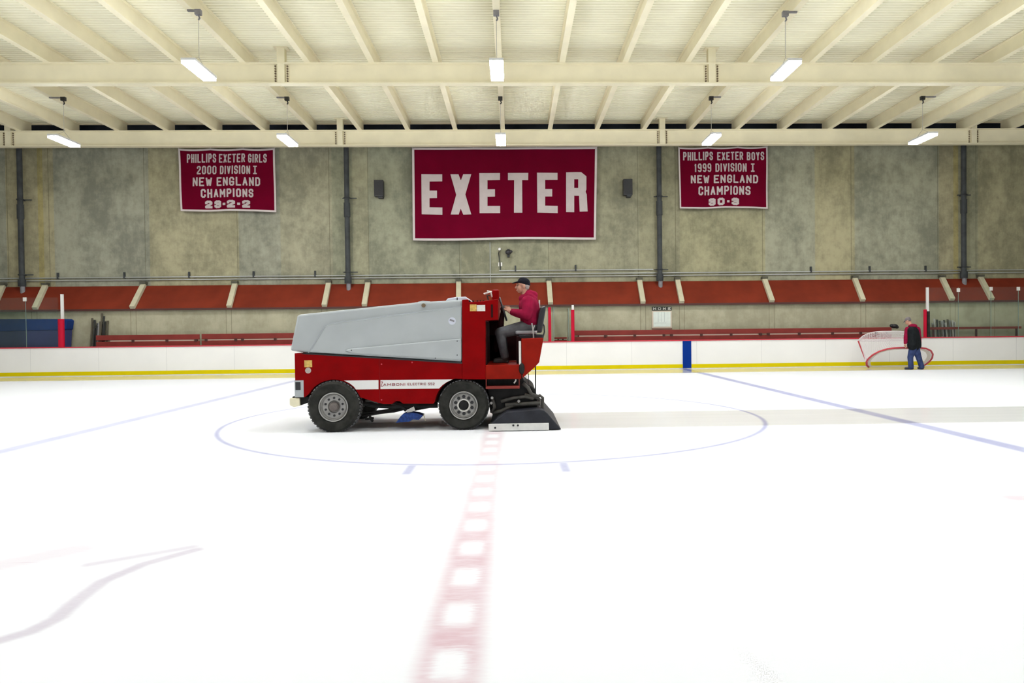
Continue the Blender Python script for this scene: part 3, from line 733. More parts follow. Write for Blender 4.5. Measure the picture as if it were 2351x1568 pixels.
# ------------------------------------------------------------------ benches
def bench(x0, x1, ztop, label, bolts, railgaps, zlo=.95):
    t = thing('bench', ((x0 + x1) / 2, 28.0, 0), label, 'bench', 'red benches behind the boards')
    y0 = 27.96; h = (ztop - 1.05) / 2
    mb = MB(); mb.box(x0, x1, y0, y0 + .05, ztop - h + .02, ztop); mb.build('upper_plank', 'bench', t, bevel=.008)
    mb = MB(); mb.box(x0, x1, y0, y0 + .05, zlo - .05, ztop - h - .03); mb.build('lower_plank', 'bench', t, bevel=.008)
    for a, b in railgaps:
        mb = MB(); mb.box(a, b, y0 + .01, y0 + .04, ztop - h - .03, ztop - h + .02); mb.build('rail', 'bench_gap', t)
    for x in bolts:
        mb = MB(); mb.box(x - .05, x + .05, y0 - .02, y0 + .06, ztop - h - .06, ztop - h + .04); mb.build('bracket', 'slope_dark', t)
    mb = MB(); mb.box(x0, x1, 27.60, 27.96, .47, .53); mb.build('seat_plank', 'bench', t, bevel=.008)
    n = max(2, int((x1 - x0) / 1.8) + 1)
    for k in range(n):
        x = x0 + .15 + (x1 - x0 - .3) * k / (n - 1)
        mb = MB(); mb.box(x - .03, x + .03, 27.62, 28.0, 0, .47); mb.box(x - .03, x + .03, y0 + .05, y0 + .10, 0, ztop - .05); mb.build('leg', 'slope_dark', t)
bench(-15.62, -11.80, 1.48, 'red wooden bench back behind the boards, from the dark sticks to the gap', [-14.25, -13.0, -11.93], [(-15.1, -14.0), (-14.0, -12.0)])
bench(-11.72, -8.1, 1.49, 'red wooden bench back ending behind the front of the resurfacer', [-11.55, -10.45, -10.2, -8.98], [(-11.6, -10.3), (-10.3, -8.3)])
bench(1.55, 2.03, 1.22, 'short piece of red bench between the two thin red posts', [], [])
bench(2.33, 14.62, 1.46, 'long red bench back under the HOME sign to the tipped goal', [3.5, 4.63, 5.75, 6.05, 7.2, 8.35, 9.5, 9.8, 11.0, 12.3, 13.4, 14.0], [(2.5, 3.5), (3.6, 5.7), (6.0, 9.4), (9.8, 14.4)])
t = thing('rail_bench', (18.4, 28.0, 0), 'thin dark red bench rail behind the greenish glass at the right edge', 'bench')
mb = MB(); mb.box(16.1, 19.75, 27.96, 28.01, 1.35, 1.44); mb.build('rail', 'bench', t)
for x in (16.3, 18.0, 19.6):
    mb = MB(); mb.box(x - .03, x + .03, 28.01, 28.06, 0, 1.42); mb.build('leg', 'slope_dark', t)
mb = MB(); mb.ell((14.72, 27.95, 1.50), (.14, .10, .085)); mb.ell((14.62, 27.95, 1.52), (.08, .08, .07)); mb.ell((14.82, 27.95, 1.46), (.07, .07, .06))
tag(mb.build('dark_bundle', 'black', smooth=True), 'small black bundle at the right end of the long red bench', 'bag')

# ------------------------------------------------------------------ sticks
def stick(x, z1, lean, m, label, group, y=28.12, z0=.95):
    mb = MB(); top = Vector((x + lean, y + .08, z1)); bot = Vector((x, y - .12, 0.02))
    d = (top - bot).normalized(); sx = Vector((.026, 0, 0)); sy = d.cross(sx.normalized()) * .014
    mb.obox((top + bot) / 2, sx, sy, d * ((top - bot).length / 2))
    mb.obox(bot + Vector((-.12, -.02, .035)), (.14, 0, .012), (0, .015, 0), (-.004, 0, .035))
    mb.obox(top - d * .06, sx * 1.25, sy * 1.25, d * .06)
    tag(mb.build('hockey_stick', m), label, 'hockey stick', group)
for i, (x, z1, ln, m_) in enumerate([(-15.68, 1.93, .02, 'shaft'), (-15.62, 1.86, .06, 'shaft'), (-15.52, 1.98, .04, 'shaft'), (-15.42, 1.92, .02, 'shaft'), (-15.79, 1.75, .03, 'shaft'), (-15.75, 1.6, .03, 'shaft'), (-15.60, 2.0, .04, 'shaftb'), (-15.93, 2.13, .05, 'shaftb'), (-15.90, 2.05, .10, 'shaftg'), (-15.82, 2.06, .05, 'shaft'), (-15.76, 1.86, .06, 'shaft'), (-15.72, 1.80, .04, 'shaftg'),
        (-15.66, 1.95, .05, 'shaftg'), (-15.58, 2.31, .06, 'shaftb'), (-15.56, 1.90, .0, 'shaftb'), (-15.47, 2.20, .05, 'shaft'), (-15.44, 2.0, .03, 'shaft'), (-15.38, 2.03, .05, 'shaftb')]):
    stick(x, z1, ln, m_, 'dark hockey stick in the bunch leaning upright at the left end of the red bench', 'hockey sticks at the left bench end', y=28.1 + (i % 3) * .04)
random.seed(3)
for i in range(18):
    x = 16.15 + i * .064
    m_ = ['shaftw', 'shaft', 'shaftw', 'shaftb', 'shaftg'][i % 5] if i > 2 else ['shaftg', 'shaft', 'shaftg'][i]
    stick(x, 1.55 + random.random() * .22, random.uniform(-.05, .05), m_, 'pale hockey stick in the row leaning behind the greenish glass at right', 'hockey sticks behind the right glass', y=28.1 + (i % 3) * .04)

# ------------------------------------------------------------------ HOME sign
t = thing('notice_board', (5.75, 28.27, 1.5), 'white notice board under HOME letters on the concrete bench wall', 'sign')
mb = MB(); mb.box(5.36, 6.13, 28.27, 28.295, 1.53, 2.19); mb.build('frame', 'sign_frame', t)
mb = MB(); mb.box(5.41, 6.08, 28.258, 28.27, 1.575, 2.15); mb.build('panel', 'sign_white', t)
mb = MB()
for x in (5.60, 5.72, 5.84): mb.box(x - .006, x + .006, 28.254, 28.258, 1.76, 2.14)
mb.box(5.44, 5.9, 28.254, 28.258, 1.71, 1.725); mb.build('ruled_lines', 'sign_line', t)
mb = MB(); mb.box(5.36, 6.13, 28.22, 28.295, 1.47, 1.53); mb.build('shelf', 'sign_shelf', t)
for i, c in enumerate('HOME'):
    x = 5.37 + i * .19
    a = thing('letter_tile', (x + .093, 28.29, 2.21), 'black letter tile %s of the HOME sign above the notice board' % c, 'letter', 'letter tiles spelling HOME')
    mb = MB(); mb.box(x, x + .187, 28.275, 28.298, 2.205, 2.345); mb.build('tile', 'tile', a, bevel=.004)
    mb = MB(); letters(mb, c, x + .035, x + .152, 2.222, 2.328, .026, lambda xx, z: Vector((xx, 28.272, z))); mb.build('letter', 'tilelet', a, clean=False)
mb = MB(); mb.lathe([(0, 0), (.035, 0), (.035, .16), (.02, .19), (.02, .22), (0, .22)], (11.05, 27.75, .53), 'Z', 12)
mb.lathe([(0, 0), (.001, 0)], (11.05, 27.75, .53), 'Z', 6)

# ================================================================== ICE RESURFACER
YN, YF = 11.45, 13.25            # near and far side of the body
def zp(x, y, Y=YN):
    p = at(x, y, Y); return (p.x, p.z)
def zl(lst, Y=YN): return [zp(x, y, Y) for x, y in lst]
Z = thing('ice_resurfacer', (-1.4, 12.35, 0), 'red and grey ice resurfacing machine driving left across the ice', 'ice resurfacer')
# tank
tank_prof = [(664, 805), (680, 726), (684, 722), (800, 710), (955, 694), (986, 692), (1061, 688), (1061, 832), (707, 811)]
mb = MB(); mb.prism(zl(tank_prof), YN + .04, YF - .04); tank = mb.build('snow_tank', 'tank', Z, bevel=.03)
for (ya, yb) in ((YN + .005, YN + .06), (YF - .06, YF - .005)):
    mb = MB(); mb.prism(zl([(709, 809), (745, 749), (761, 743), (1060, 704), (1060, 831)]), ya, yb); mb.build('side_bulge', 'tank', tank, bevel=.022)
for (ya, yb) in ((YN - .03, YN + .02), (YF - .02, YF + .03)):
    mb = MB(); mb.prism(zl([(792, 805), (806, 800), (1059, 777), (1059, 827), (815, 812)]), ya, yb); mb.build('lower_wedge', 'tank', tank, bevel=.018)
mb = MB(); mb.tube([Vector((zp(x, y)[0], YN + .004, zp(x, y)[1])) for x, y in ((708, 810), (745, 748), (760, 742.5), (1060, 703))], .006, 6); mb.build('crease_shade_line', 'crease_shade', tank)  # thin darker line painting in the shade where the tank side folds
mb = MB(); mb.prism(zl([(955, 696), (958, 692), (968, 690), (984, 691), (990, 694)]), YN + .10, YF - .3); mb.build('hatch_rib', 'tank', tank, bevel=.01)
x, z = zp(972, 701); mb = MB(); mb.lathe([(0, -.03), (.032, -.03), (.032, .03)], (x, YN + .04, z), 'Y', 14); mb.build('latch', 'bolt', tank)
x, z = zp(1038, 737); mb = MB(); mb.lathe([(0, -.02), (.058, -.02), (.058, .01)], (x, YN + .012, z), 'Y', 18); q = mb.build('vent', 'lid', tank)
mb = MB(); mb.obox((x, YN - .012, z + .008), (.035, 0, -.012), (0, .004, 0), (.004, 0, .012)); mb.build('slot', 'pipe_lo', q)
for x, y in ((808, 804), (1050, 783), (1050, 815), (1000, 822)):
    a, b = zp(x, y); mb = MB(); mb.lathe([(0, -.008), (.009, -.008), (.009, .01)], (a, YN - .03, b), 'Y', 8); mb.build('rivet', 'pipe', tank)
mb = MB(); mb.prism(zl([(1021, 690), (1026, 684), (1045, 681), (1068, 680), (1074, 686), (1074, 690)]), YN + .15, YF - .3); mb.build('filler_lid', 'lid', Z, bevel=.02)
x, z = zp(1048, 685); mb = MB(); mb.box(x - .008, x + .008, YN + .14, YN + .15, z - .02, z + .02); mb.build('lid_latch', 'black', Z)

def arc(cx, cy, r, a0, a1, n=12):
    return [(cx + r * cos(radians(a0 + (a1 - a0) * k / n)), cy - r * sin(radians(a0 + (a1 - a0) * k / n))) for k in range(n + 1)]
body = [(676, 811), (1061, 833), (1061, 870)] + [(1050, 870)] + arc(1063, 933, 66, 105, 172, 8) + [(995, 927), (925, 927), (918, 921), (908, 921), (900, 928), (880, 928), (845, 918), (829, 913)] \
    + arc(766, 938, 66, 22, 150, 14) + [(700, 912), (678, 912)]
mb = MB(); mb.prism(zl(body), YN, YF); bd = mb.build('side_body', 'zred', Z, bevel=.008)
mb = MB(); mb.prism(zl([(708, 811.5), (1061, 831.5), (1061, 835), (690, 812.5)]), YN - .004, YF + .004); mb.build('tank_gap_seal', 'black', Z)
for xx in (871,):
    mb = MB(); (a, b), (c, d) = zp(xx - .4, 822), zp(xx + .8, 927); mb.box(a, c, YN - .002, YN + .001, d, b); mb.build('panel_seam', 'seam', bd)
for x, y in ((876, 836), (876, 918), (946, 832)):
    a, b = zp(x, y); mb = MB(); mb.lathe([(0, -.008), (.012, -.008), (.012, .01)], (a, YN, b), 'Y', 8); mb.build('rivet', 'cap', bd)
# stripe in two pieces, following the wheel arches
st = [zl([(790, 873.5), (869, 872.7), (869, 893.5), (817, 894)] + [(812, 887), (803, 880)]), zl([(873.5, 872.7), (1039, 871), (1026, 877), (1016, 884), (1008, 892), (873.5, 893.3)])]
for s in st:
    mb = MB(); mb.prism(s, YN - .005, YN + .002); sd = mb.build('white_stripe', 'stripe', bd)
def on_side(x, z, Y=YN - .008): return Vector((x, Y, z))
(a, b), (c, d) = zp(880, 886), zp(931, 879.5)
mb = MB(); letters(mb, 'AMBONI', a, c, b, d, .0078, on_side, gap=.30)
(a, b), (c, d) = zp(876, 887), zp(881.5, 876)
letters(mb, 'Z', a - .012, c - .015, b, d, .009, on_side)
(a, b), (c, d) = zp(936, 884.8), zp(978, 878.6); letters(mb, 'ELECTRIC', a, c, b, d, .0075, on_side, gap=.30)
(a, b), (c, d) = zp(983, 884.5), zp(998, 878.3); letters(mb, '552', a, c, b, d, .0075, on_side, gap=.30)
mb.build('lettering', 'zlet', sd, clean=False)
def decal(name, x0, y0, x1, y1, m_, par, Y=YN - .003, th=.004):
    (a, b), (c, d) = zp(x0, y1), zp(x1, y0); mb = MB(); mb.box(a, c, Y, Y + th, b, d); return mb.build(name, m_, par)
decal('orange_sticker', 699, 827, 716.5, 843, 'yellowst', bd)
x, z = zp(707.5, 850.5); mb = MB(); mb.lathe([(0, -.004), (.046, -.004), (.046, 0.002)], (x, YN, z), 'Y', 22); mb.build('round_sticker', 'greyst', bd)
q = decal('lamp_plate', 677, 873, 697, 912, 'tank', bd, YN - .006, .01)
decal('lamp_lens', 679, 877, 690, 895, 'black', q, YN - .014, .008)
# bumper
mb = MB(); mb.prism(zl([(668, 912), (676, 909), (712, 912), (706, 925), (690, 931), (676, 928)]), YN + .05, YF - .05); bp_ = mb.build('bumper', 'dirt', Z, bevel=.01)
for ya, yb in ((YN + .01, YN + .3), (YF - .3, YF - .01)):
    mb = MB(); mb.prism(zl([(664, 914), (687, 914), (688, 932), (674, 935), (664, 931)]), ya, yb); mb.build('bumper_block', 'cream_block', bp_, bevel=.015)
# cab
cabp = [(1061, 688), (1075, 687), (1077, 694), (1112, 691), (1144, 686), (1143, 734), (1115, 736), (1115, 871), (1061, 871)]
mb = MB(); mb.prism(zl(cabp), YN - .006, YF + .006); cab = mb.build('cab_console', 'zred', Z, bevel=.008)
decal('warning_sticker', 1079, 699, 1094, 714.5, 'yellowst', cab, YN - .010)
decal('info_sticker', 1095, 700, 1114, 714.5, 'whitest', cab, YN - .010)
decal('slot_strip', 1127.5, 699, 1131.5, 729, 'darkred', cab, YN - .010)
for x0 in (1078, 1086, 1096, 1103, 1110):
    a, b = zp(x0, 694); mb = MB(); mb.box(a - .012, a + .012, YN + .03, YN + .05, b - .02, b + .03); mb.build('toggle', 'dirt', cab)
mb = MB(); mb.prism(zl([(1115, 838), (1197, 838), (1197, 870), (1115, 871)]), YN - .002, YF); mb.build('step_panel', 'zred2', Z, bevel=.008)
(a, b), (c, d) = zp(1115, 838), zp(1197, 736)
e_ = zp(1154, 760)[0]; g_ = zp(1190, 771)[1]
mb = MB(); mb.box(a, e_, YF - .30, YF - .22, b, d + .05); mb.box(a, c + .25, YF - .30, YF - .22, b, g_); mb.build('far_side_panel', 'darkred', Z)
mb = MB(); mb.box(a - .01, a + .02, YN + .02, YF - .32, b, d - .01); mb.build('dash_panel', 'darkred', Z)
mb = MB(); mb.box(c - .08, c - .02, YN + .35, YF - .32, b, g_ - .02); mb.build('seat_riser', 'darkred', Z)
tail = [(1197, 778), (1248, 776), (1238, 832), (1228, 843), (1200, 868), (1198, 840)]
mb = MB(); mb.prism(zl(tail), YN - .002, YF); mb.build('tail_panel', 'zred2', Z, bevel=.008)
(a, b), (c, d) = zp(1191.5, 837), zp(1196, 783); mb = MB(); mb.box(a, c, YN, YN + .04, b, d); mb.build('white_strip', 'whitest', Z)
(a, b) = zp(1198, 845); mb = MB(); mb.ell((a, YN - .01, b - .01), (.045, .05, .09)); mb.build('hinge_block', 'dirt', Z)
for x0, x1, y0, y1 in ((1115.5, 1193, 886, 893),):
    (a, b), (c, d) = zp(x0, y1), zp(x1, y0); mb = MB(); mb.box(a, c, YN - .03, YN + .25, b, d); mb.build('foot_step', 'bench', Z, bevel=.006)
    mb = MB(); mb.box(a, a + .012, YN, YN + .012, d, d + .12); mb.box(c - .012, c, YN, YN + .012, d, d + .12); mb.build('step_hanger', 'bench', Z)
# controls
YD = 12.25                        # driver plane
def dp(x, y, Y=YD): return at(x, y, Y)
p = dp(1138, 676); mb = MB(); mb.box(p.x - .055, p.x + .06, YD - .2, YD + .15, p.z - .10, p.z + .07); mb.build('control_box', 'zred', cab, bevel=.02)
for dx, dy in ((-.02, -.18), (.03, -.10)):
    mb = MB(); mb.tube([(p.x - .03 + dx, YD + dy, p.z - .05), (p.x - .06 + dx, YD + dy, p.z + .03), (p.x - .17 + dx, YD + dy, p.z + .02 + dx)], .016, 8); mb.build('lever', 'whitest', cab)
mb = MB(); mb.tube([(p.x - .12, YD - .1, p.z - .10), (p.x - .14, YD - .1, p.z - .02), (p.x - .09, YD - .1, p.z - .02)], .014, 8); mb.build('lever', 'hose', cab)
sw0, sw1 = dp(1147, 684), dp(1163, 735); cw = (sw0 + sw1) / 2; axu = (sw0 - sw1).normalized(); rw = (sw0 - sw1).length / 2
mb = MB(); mb.tube([cw + (axu * cos(k * pi / 16) + Vector((0, 1, 0)) * sin(k * pi / 16)) * rw for k in range(32)], .017, 8, True)
for k in range(3):
    an = k * 2 * pi / 3; mb.tube([cw, cw + (axu * cos(an) + Vector((0, 1, 0)) * sin(an)) * rw], .014, 6)
nrm = axu.cross(Vector((0, 1, 0)));  nrm = nrm if nrm.x < 0 else -nrm
mb.ell(cw, (.05, .05, .05)); sw = mb.build('steering_wheel', 'black', Z, smooth=True)
mb = MB(); mb.cap(cw, .035, dp(1150, 745), .05); mb.cap(dp(1150, 742), .055, dp(1138, 800), .06); mb.build('steering_column', 'darkred', Z, smooth=True)
# seat
c0, c1 = dp(1183, 768), dp(1232, 758)
mb = MB(); mb.box(c0.x, c1.x, YD - .26, YD + .26, c0.z, c1.z - .005); mb.build('seat_cushion', 'greyvinyl', Z, bevel=.025)
mb = MB(); mb.box(c0.x + .05, c1.x + .10, YD - .24, YD + .24, dp(0, 777).z * 0 + c0.z - .065, c0.z - .002); mb.build('seat_base', 'vinyl', Z, bevel=.01)
mb = MB(); mb.prism([(q.x, q.z) for q in (dp(1229, 764), dp(1236, 720), dp(1240, 706), dp(1252, 703), dp(1251, 715), dp(1243, 764))], YD - .25, YD + .25); mb.build('seat_back', 'vinyl', Z, bevel=.025)
for yy in (YD - .2, YD + .2):
    mb = MB(); mb.tube([dp(1244, 738, yy), dp(1249, 748, yy), dp(1250, 762, yy), dp(1246, 776, yy)], .012, 8); mb.build('back_frame', 'black', Z)
mb = MB(); mb.tube([dp(1221, 742, YD - .29), dp(1224, 760, YD - .29), dp(1225, 778, YD - .29)], .012, 8); mb.tube([dp(1227, 747, YD - .29), dp(1222, 765, YD - .29), dp(1233, 760, YD - .29)], .009, 8); mb.build('seat_lever', 'chrome', Z)
mb = MB(); mb.box(dp(1239, 700).x - .012, dp(1239, 700).x + .012, YD + .1, YD + .13, dp(1239, 706).z, dp(1239, 688).z); mb.build('back_post', 'whitest', Z)
# running gear
mb = MB(); mb.box(zp(700, 900)[0], zp(1195, 900)[0], YN + .55, YF - .55, .38, .86); mb.box(zp(715, 900)[0], zp(815, 900)[0], YN + .42, YF - .42, .42, .82)
mb.box(zp(1015, 900)[0], zp(1115, 900)[0], YN + .42, YF - .42, .42, .82); mb.build('chassis', 'dirt', Z)
mb = MB(); mb.cyl((zp(766, 938)[0], YN + .3, .40), (zp(766, 938)[0], YF - .3, .40), .07); mb.cyl((zp(1063, 932)[0], YN + .3, .40), (zp(1063, 932)[0], YF - .3, .40), .08); mb.build('axle', 'dirt', Z)
YU = YN + .25
def up(x, y, Y=YU): return at(x, y, Y)
mb = MB(); mb.tube([up(832, 955), up(870, 948), up(905, 944), up(958, 931)], .022, 8); mb.tube([up(835, 948), up(880, 943), up(930, 934)], .018, 8)
mb.tube([up(848, 952), up(852, 962), up(856, 968)], .02, 8); mb.tube([up(838, 962), up(858, 960)], .02, 8); mb.tube([up(900, 925), up(925, 932), up(935, 940)], .05, 8); mb.tube([up(945, 940), up(1000, 930)], .03, 8)
mb.tube([up(835, 925), up(860, 930), up(900, 932), up(1005, 930)], .045, 8); mb.build('drag_arms', 'dirt', Z)
mb = MB(); mb.tube([up(840, 921), up(852, 917), up(866, 923), up(872, 934)], .035, 10); mb.build('hydraulic_hose', 'hose', Z)
br = [(911, 969), (922, 954), (928, 948), (945, 945), (962, 948), (973, 952), (964, 962), (950, 961), (942, 966), (926, 967)]
mb = MB(); mb.prism([(q.x, q.z) for q in [up(x, y) for x, y in br]], YU - .12, YU + .12); mb.build('side_brush', 'bluebr', Z, bevel=.006)
mb = MB(); mb.obox(up(944, 941), (.06, 0, .03), (0, .06, 0), (-.01, 0, .03)); mb.build('brush_bracket', 'chrome', Z)
mb = MB(); mb.tube([up(972, 951), up(977, 966)], .008, 6); mb.build('brush_pin', 'cream_block', Z)

def wheel(cx, cz, r, yo, s, rear):
    """yo outer face, s=+1 when the wheel reaches towards +Y"""
    wd = .30
    mb = MB(); mb.lathe([(r * .55, 0.02 * s), (r * .60, 0), (r * .88, -0.012 * s), (r * .965, .035 * s), (r * .985, .09 * s), (r * .985, (wd - .09) * s), (r * .965, (wd - .035) * s), (r * .88, wd * s), (r * .55, (wd - .02) * s)], (cx, yo, cz), 'Y', 56)
    nb = 44; td = MB()
    for k in range(nb):
        a = 2 * pi * k / nb; rd = Vector((cos(a), 0, sin(a))); tg = Vector((-sin(a), 0, cos(a)))
        for off, sh in ((.075, 0), (.15, .5), (.225, 0)):
            a2 = a + sh * 2 * pi / nb; rd = Vector((cos(a2), 0, sin(a2))); tg = Vector((-sin(a2), 0, cos(a2)))
            td.obox(Vector((cx, yo + off * s, cz)) + rd * (r * .985 - .004), tg * (.019 * r / .4), (0, .030, 0), rd * .012)
    ty = mb.build('tyre', 'rubber', Z); td.build('tread', 'tread', ty)
    mb = MB(); R = r * .545
    mb.lathe([(0, .085 * s), (R * .40, .085 * s), (R * .44, .06 * s), (R * .80, .055 * s), (R * .86, .025 * s), (R * .93, .02 * s), (R * .95, -.004 * s), (R * 1.02, -.010 * s), (R * 1.03, .03 * s), (R * .98, .16 * s), (R * .5, .18 * s)], (cx, yo, cz), 'Y', 40)
    mb.lathe([(R * .86, .012 * s), (R * .885, .004 * s), (R * .91, .02 * s)], (cx, yo, cz), 'Y', 40)
    rm = mb.build('rim', 'rim', Z, smooth=False)
    mb = MB()
    for k in range(10):
        a = 2 * pi * (k + .5) / 10; c = Vector((cx + R * .62 * cos(a), yo + .055 * s, cz + R * .62 * sin(a)))
        q_ = R * (.125 if rear else .082); mb.lathe([(0, -.006 * s), (q_, -.006 * s), (q_, .01 * s)], c, 'Y', 10)
    mb.build('rim_holes', 'black', rm)
    mb = MB(); mb.lathe([(0, -.01 * s), (R * .26, -.01 * s), (R * .33, .01 * s), (R * .35, .09 * s)], (cx, yo, cz), 'Y', 20); mb.build('hub', 'dirt' if rear else 'hub', rm)
    if rear:
        mb = MB(); mb.lathe([(R * .36, .05 * s), (R * .37, .02 * s), (R * .47, .02 * s), (R * .48, .06 * s)], (cx, yo, cz), 'Y', 28); mb.build('hub_ring', 'chrome', rm)
x1, z1 = -2.79, .392; x2, z2 = -.79, .385
wheel(x1, z1, .405, YN - .06, 1, False); wheel(x2, z2, .395, YN - .02, 1, True)
wheel(x1, z1, .405, YF + .06, -1, False); wheel(x2, z2, .395, YF + .02, -1, True)
# conditioner
YCN, YCF = 11.25, 13.45
def cp(x, y): q = at(x, y, YCN); return (q.x, max(q.z, .012))
mb = MB(); mb.prism([cp(*q) for q in ((1124, 978), (1140, 962), (1162, 946), (1240, 940), (1250, 943), (1258, 950), (1289, 987), (1124, 990))], YCN + .01, YCF - .01); mb.build('conditioner', 'flap', Z, bevel=.015)
mb = MB(); (a, b), (c, d) = cp(1122, 991), cp(1260, 971); mb.box(a, c, YCN - .03, YCN + .01, .01, d); mb.box(a, c, YCF - .01, YCF + .03, .01, d); rn = mb.build('runner', 'runner', Z, bevel=.004)
for x, y in ((1137, 981.5), (1178.5, 976), (1189, 976)):
    (a, b) = cp(x, y); mb = MB(); mb.lathe([(0, -.008), (.016, -.008), (.016, .005)], (a, YCN - .03, b), 'Y', 10); mb.build('bolt', 'black', rn)
mess = [(1116, 871), (1199, 868), (1211, 884), (1222, 889), (1230, 897), (1231, 906), (1235, 914), (1235, 941), (1152, 946), (1140, 953), (1124, 948)]
mb = MB(); mb.prism(zl(mess), YN + .18, YF - .18); mb.build('lift_frame', 'dirt', Z, bevel=.02)
random.seed(5)
for k, (pl, r_) in enumerate([([(1130, 948), (1150, 944), (1166, 936), (1190, 925)], .03), ([(1150, 922), (1180, 913), (1205, 911), (1225, 915)], .028), ([(1200, 880), (1212, 890), (1220, 905), (1236, 911)], .03),
        ([(1224, 914), (1240, 908), (1246, 913), (1246, 935), (1243, 945)], .024), ([(1160, 930), (1200, 928), (1240, 925)], .035), ([(1130, 915), (1135, 935), (1128, 948)], .03), ([(1205, 905), (1225, 910), (1240, 918)], .022)]):
    mb = MB(); mb.tube([at(x, y, YN + .13) for x, y in pl], r_, 10); mb.build('hose', 'hose', Z, smooth=True)
for x, y in ((1130, 913), (1191, 921), (1128, 925)):
    q = at(x, y, YN + .12); mb = MB(); mb.lathe([(0, -.04), (.022, -.04), (.022, .05)], q, 'Y', 8); mb.build('fitting', 'rim', Z)
for x, ya, yb, r_ in ((1207.5, 862, 885, .006), (1213, 857, 886, .007), (1229.5, 838, 906, .010)):
    mb = MB(); mb.tube([at(x, ya, YN + .2), at(x, yb, YN + .2)], r_, 6); mb.build('lift_rod', 'pipe', Z)
q = at(1187, 873, YN + .02); mb = MB(); mb.tube([at(1184, 871, YN), at(1184, 874, YN), at(1180, 880, YN)], .012, 6); mb.build('latch_hook', 'chrome', Z)

# ================================================================== PEOPLE
def rot(ax, a): return Matrix.Rotation(a, 3, ax)
def hand(mb, wr, d, up_, side, r=.011, curl=1.0):
    """palm and five fingers; d = pointing direction, up_ = back of hand, side = thumb side"""
    wr, d, up_, side = Vector(wr), Vector(d).normalized(), Vector(up_).normalized(), Vector(side).normalized()
    mb.cap(wr, .028, wr + d * .03, .032)
    for k in range(4):
        o = side * (.030 - .020 * k); b = wr + d * .085 + o
        mb.cap(wr + d * .02 + o * .7, .020, b, .0135)
        ln = [.040, .045, .042, .034][k]; v = d.copy(); p_ = b
        for j in range(3):
            v = (v - up_ * .75 * curl).normalized(); n_ = p_ + v * ln * (.9 - .18 * j); mb.cap(p_, r - .001 * j, n_, r - .001 * (j + 1), 8); p_ = n_
    a = wr + d * .025 + side * .028; b = a + (d * .6 + side * .8).normalized() * .04; c = b + (d * .8 - up_ * .6 * curl + side * .1).normalized() * .035
    mb.cap(a, .016, b, .0125, 8); mb.cap(b, .0125, c, .010, 8)

# ---- the driver
yc = YD
HD = dp(1200.5, 656)                                   # head centre
Dr = thing('person', (dp(1222, 760).x, yc, dp(1222, 760).z), 'seated driver in maroon hoodie and black cap steering the ice resurfacer', 'person')
hx = Vector((-1, 0, 0))
shN, shF = dp(1209, 691, yc - .19), dp(1209, 691, yc + .19)
elN, elF = dp(1209, 723, yc - .27), dp(1205, 722, yc + .26)
wrN, wrF = dp(1173, 717, yc - .16), dp(1172, 714, yc + .15)
hip = dp(1221, 747); chest = dp(1213, 705); neck = dp(1207, 678)
knN, knF = dp(1148, 764, yc - .15), dp(1150, 764, yc + .16)
anN, anF = dp(1158, 818, yc - .13), dp(1160, 818, yc + .14)
hR = rot('Y', radians(-10))
mb = MB()
mb.ell(HD + Vector((.012, 0, .030)), (.098, .075, .092)); mb.ell(HD + Vector((-.035, 0, -.045)), (.068, .058, .085)); mb.ell(HD + Vector((-.055, 0, -.095)), (.036, .036, .030))
mb.cap(HD + Vector((-.093, 0, .005)), .012, HD + Vector((-.118, 0, -.032)), .017)                                # nose
mb.ell(HD + Vector((-.095, 0, -.078)), (.018, .028, .010)); mb.ell(HD + Vector((-.098, 0, .028)), (.014, .045, .012))  # lips, brow
for s in (-1, 1): mb.ell(HD + Vector((.018, .077 * s, -.015)), (.026, .012, .036))
mb.cap(HD + Vector((.015, 0, -.05)), .060, neck + Vector((.01, 0, -.04)), .066)
mb.chain([(neck, .07), (chest, .11), (hip, .11)])
for s_, e_, w_ in ((shN, elN, wrN), (shF, elF, wrF)): mb.chain([(s_, .045), (e_, .038), (w_, .027)])
for k_, a_, s in ((knN, anN, -1), (knF, anF, 1)): mb.chain([(hip + Vector((0, .09 * s, 0)), .06), (k_, .05), (a_, .035)])
hand(mb, wrN, dp(1161, 706, yc - .13) - wrN, Vector((.25, -.5, .6)), Vector((.3, .5, .8)))
hand(mb, wrF, dp(1160, 705, yc + .13) - wrF, Vector((.25, .5, .6)), Vector((.3, -.5, .8)))
mb.build('body', 'skin', Dr, remesh=.006, soft=2)
mb = MB()
for s in (-1, 1): mb.ell(HD + Vector((-.093, .03 * s, .008)), (.008, .012, .007))
mb.build('eyes', 'eye', Dr)
mb = MB(); mb.ell(HD + Vector((.045, 0, -.005)), (.068, .079, .050)); mb.ell(HD + Vector((.06, 0, -.04)), (.045, .062, .035))
for s in (-1, 1): mb.cap(HD + Vector((.0, .074 * s, .0)), .010, HD + Vector((-.005, .073 * s, -.03)), .008)
mb.build('hair', 'greyhair', Dr, remesh=.008, soft=2)
mb = MB(); mb.ell(HD + Vector((.018, 0, .062)), (.106, .084, .078), rot('Y', radians(14))); mb.ell(HD + Vector((.03, 0, .038)), (.100, .084, .045), rot('Y', radians(14)))
mb.ell(HD + Vector((-.105, 0, .060)), (.085, .062, .012), rot('Y', radians(-14))); mb.build('cap', 'navycap', Dr, remesh=.007, soft=2)
mb = MB()
mb.chain([(neck + Vector((.02, 0, -.055)), .11), (chest + Vector((.01, 0, .02)), .178), (dp(1217, 722), .180), (dp(1218, 736), .175)])
for s in (-1, 1): mb.chain([(chest + Vector((.015, .10 * s, .03)), .150), (dp(1216, 728, yc + .09 * s), .150), (dp(1217, 738, yc + .08 * s), .150)])
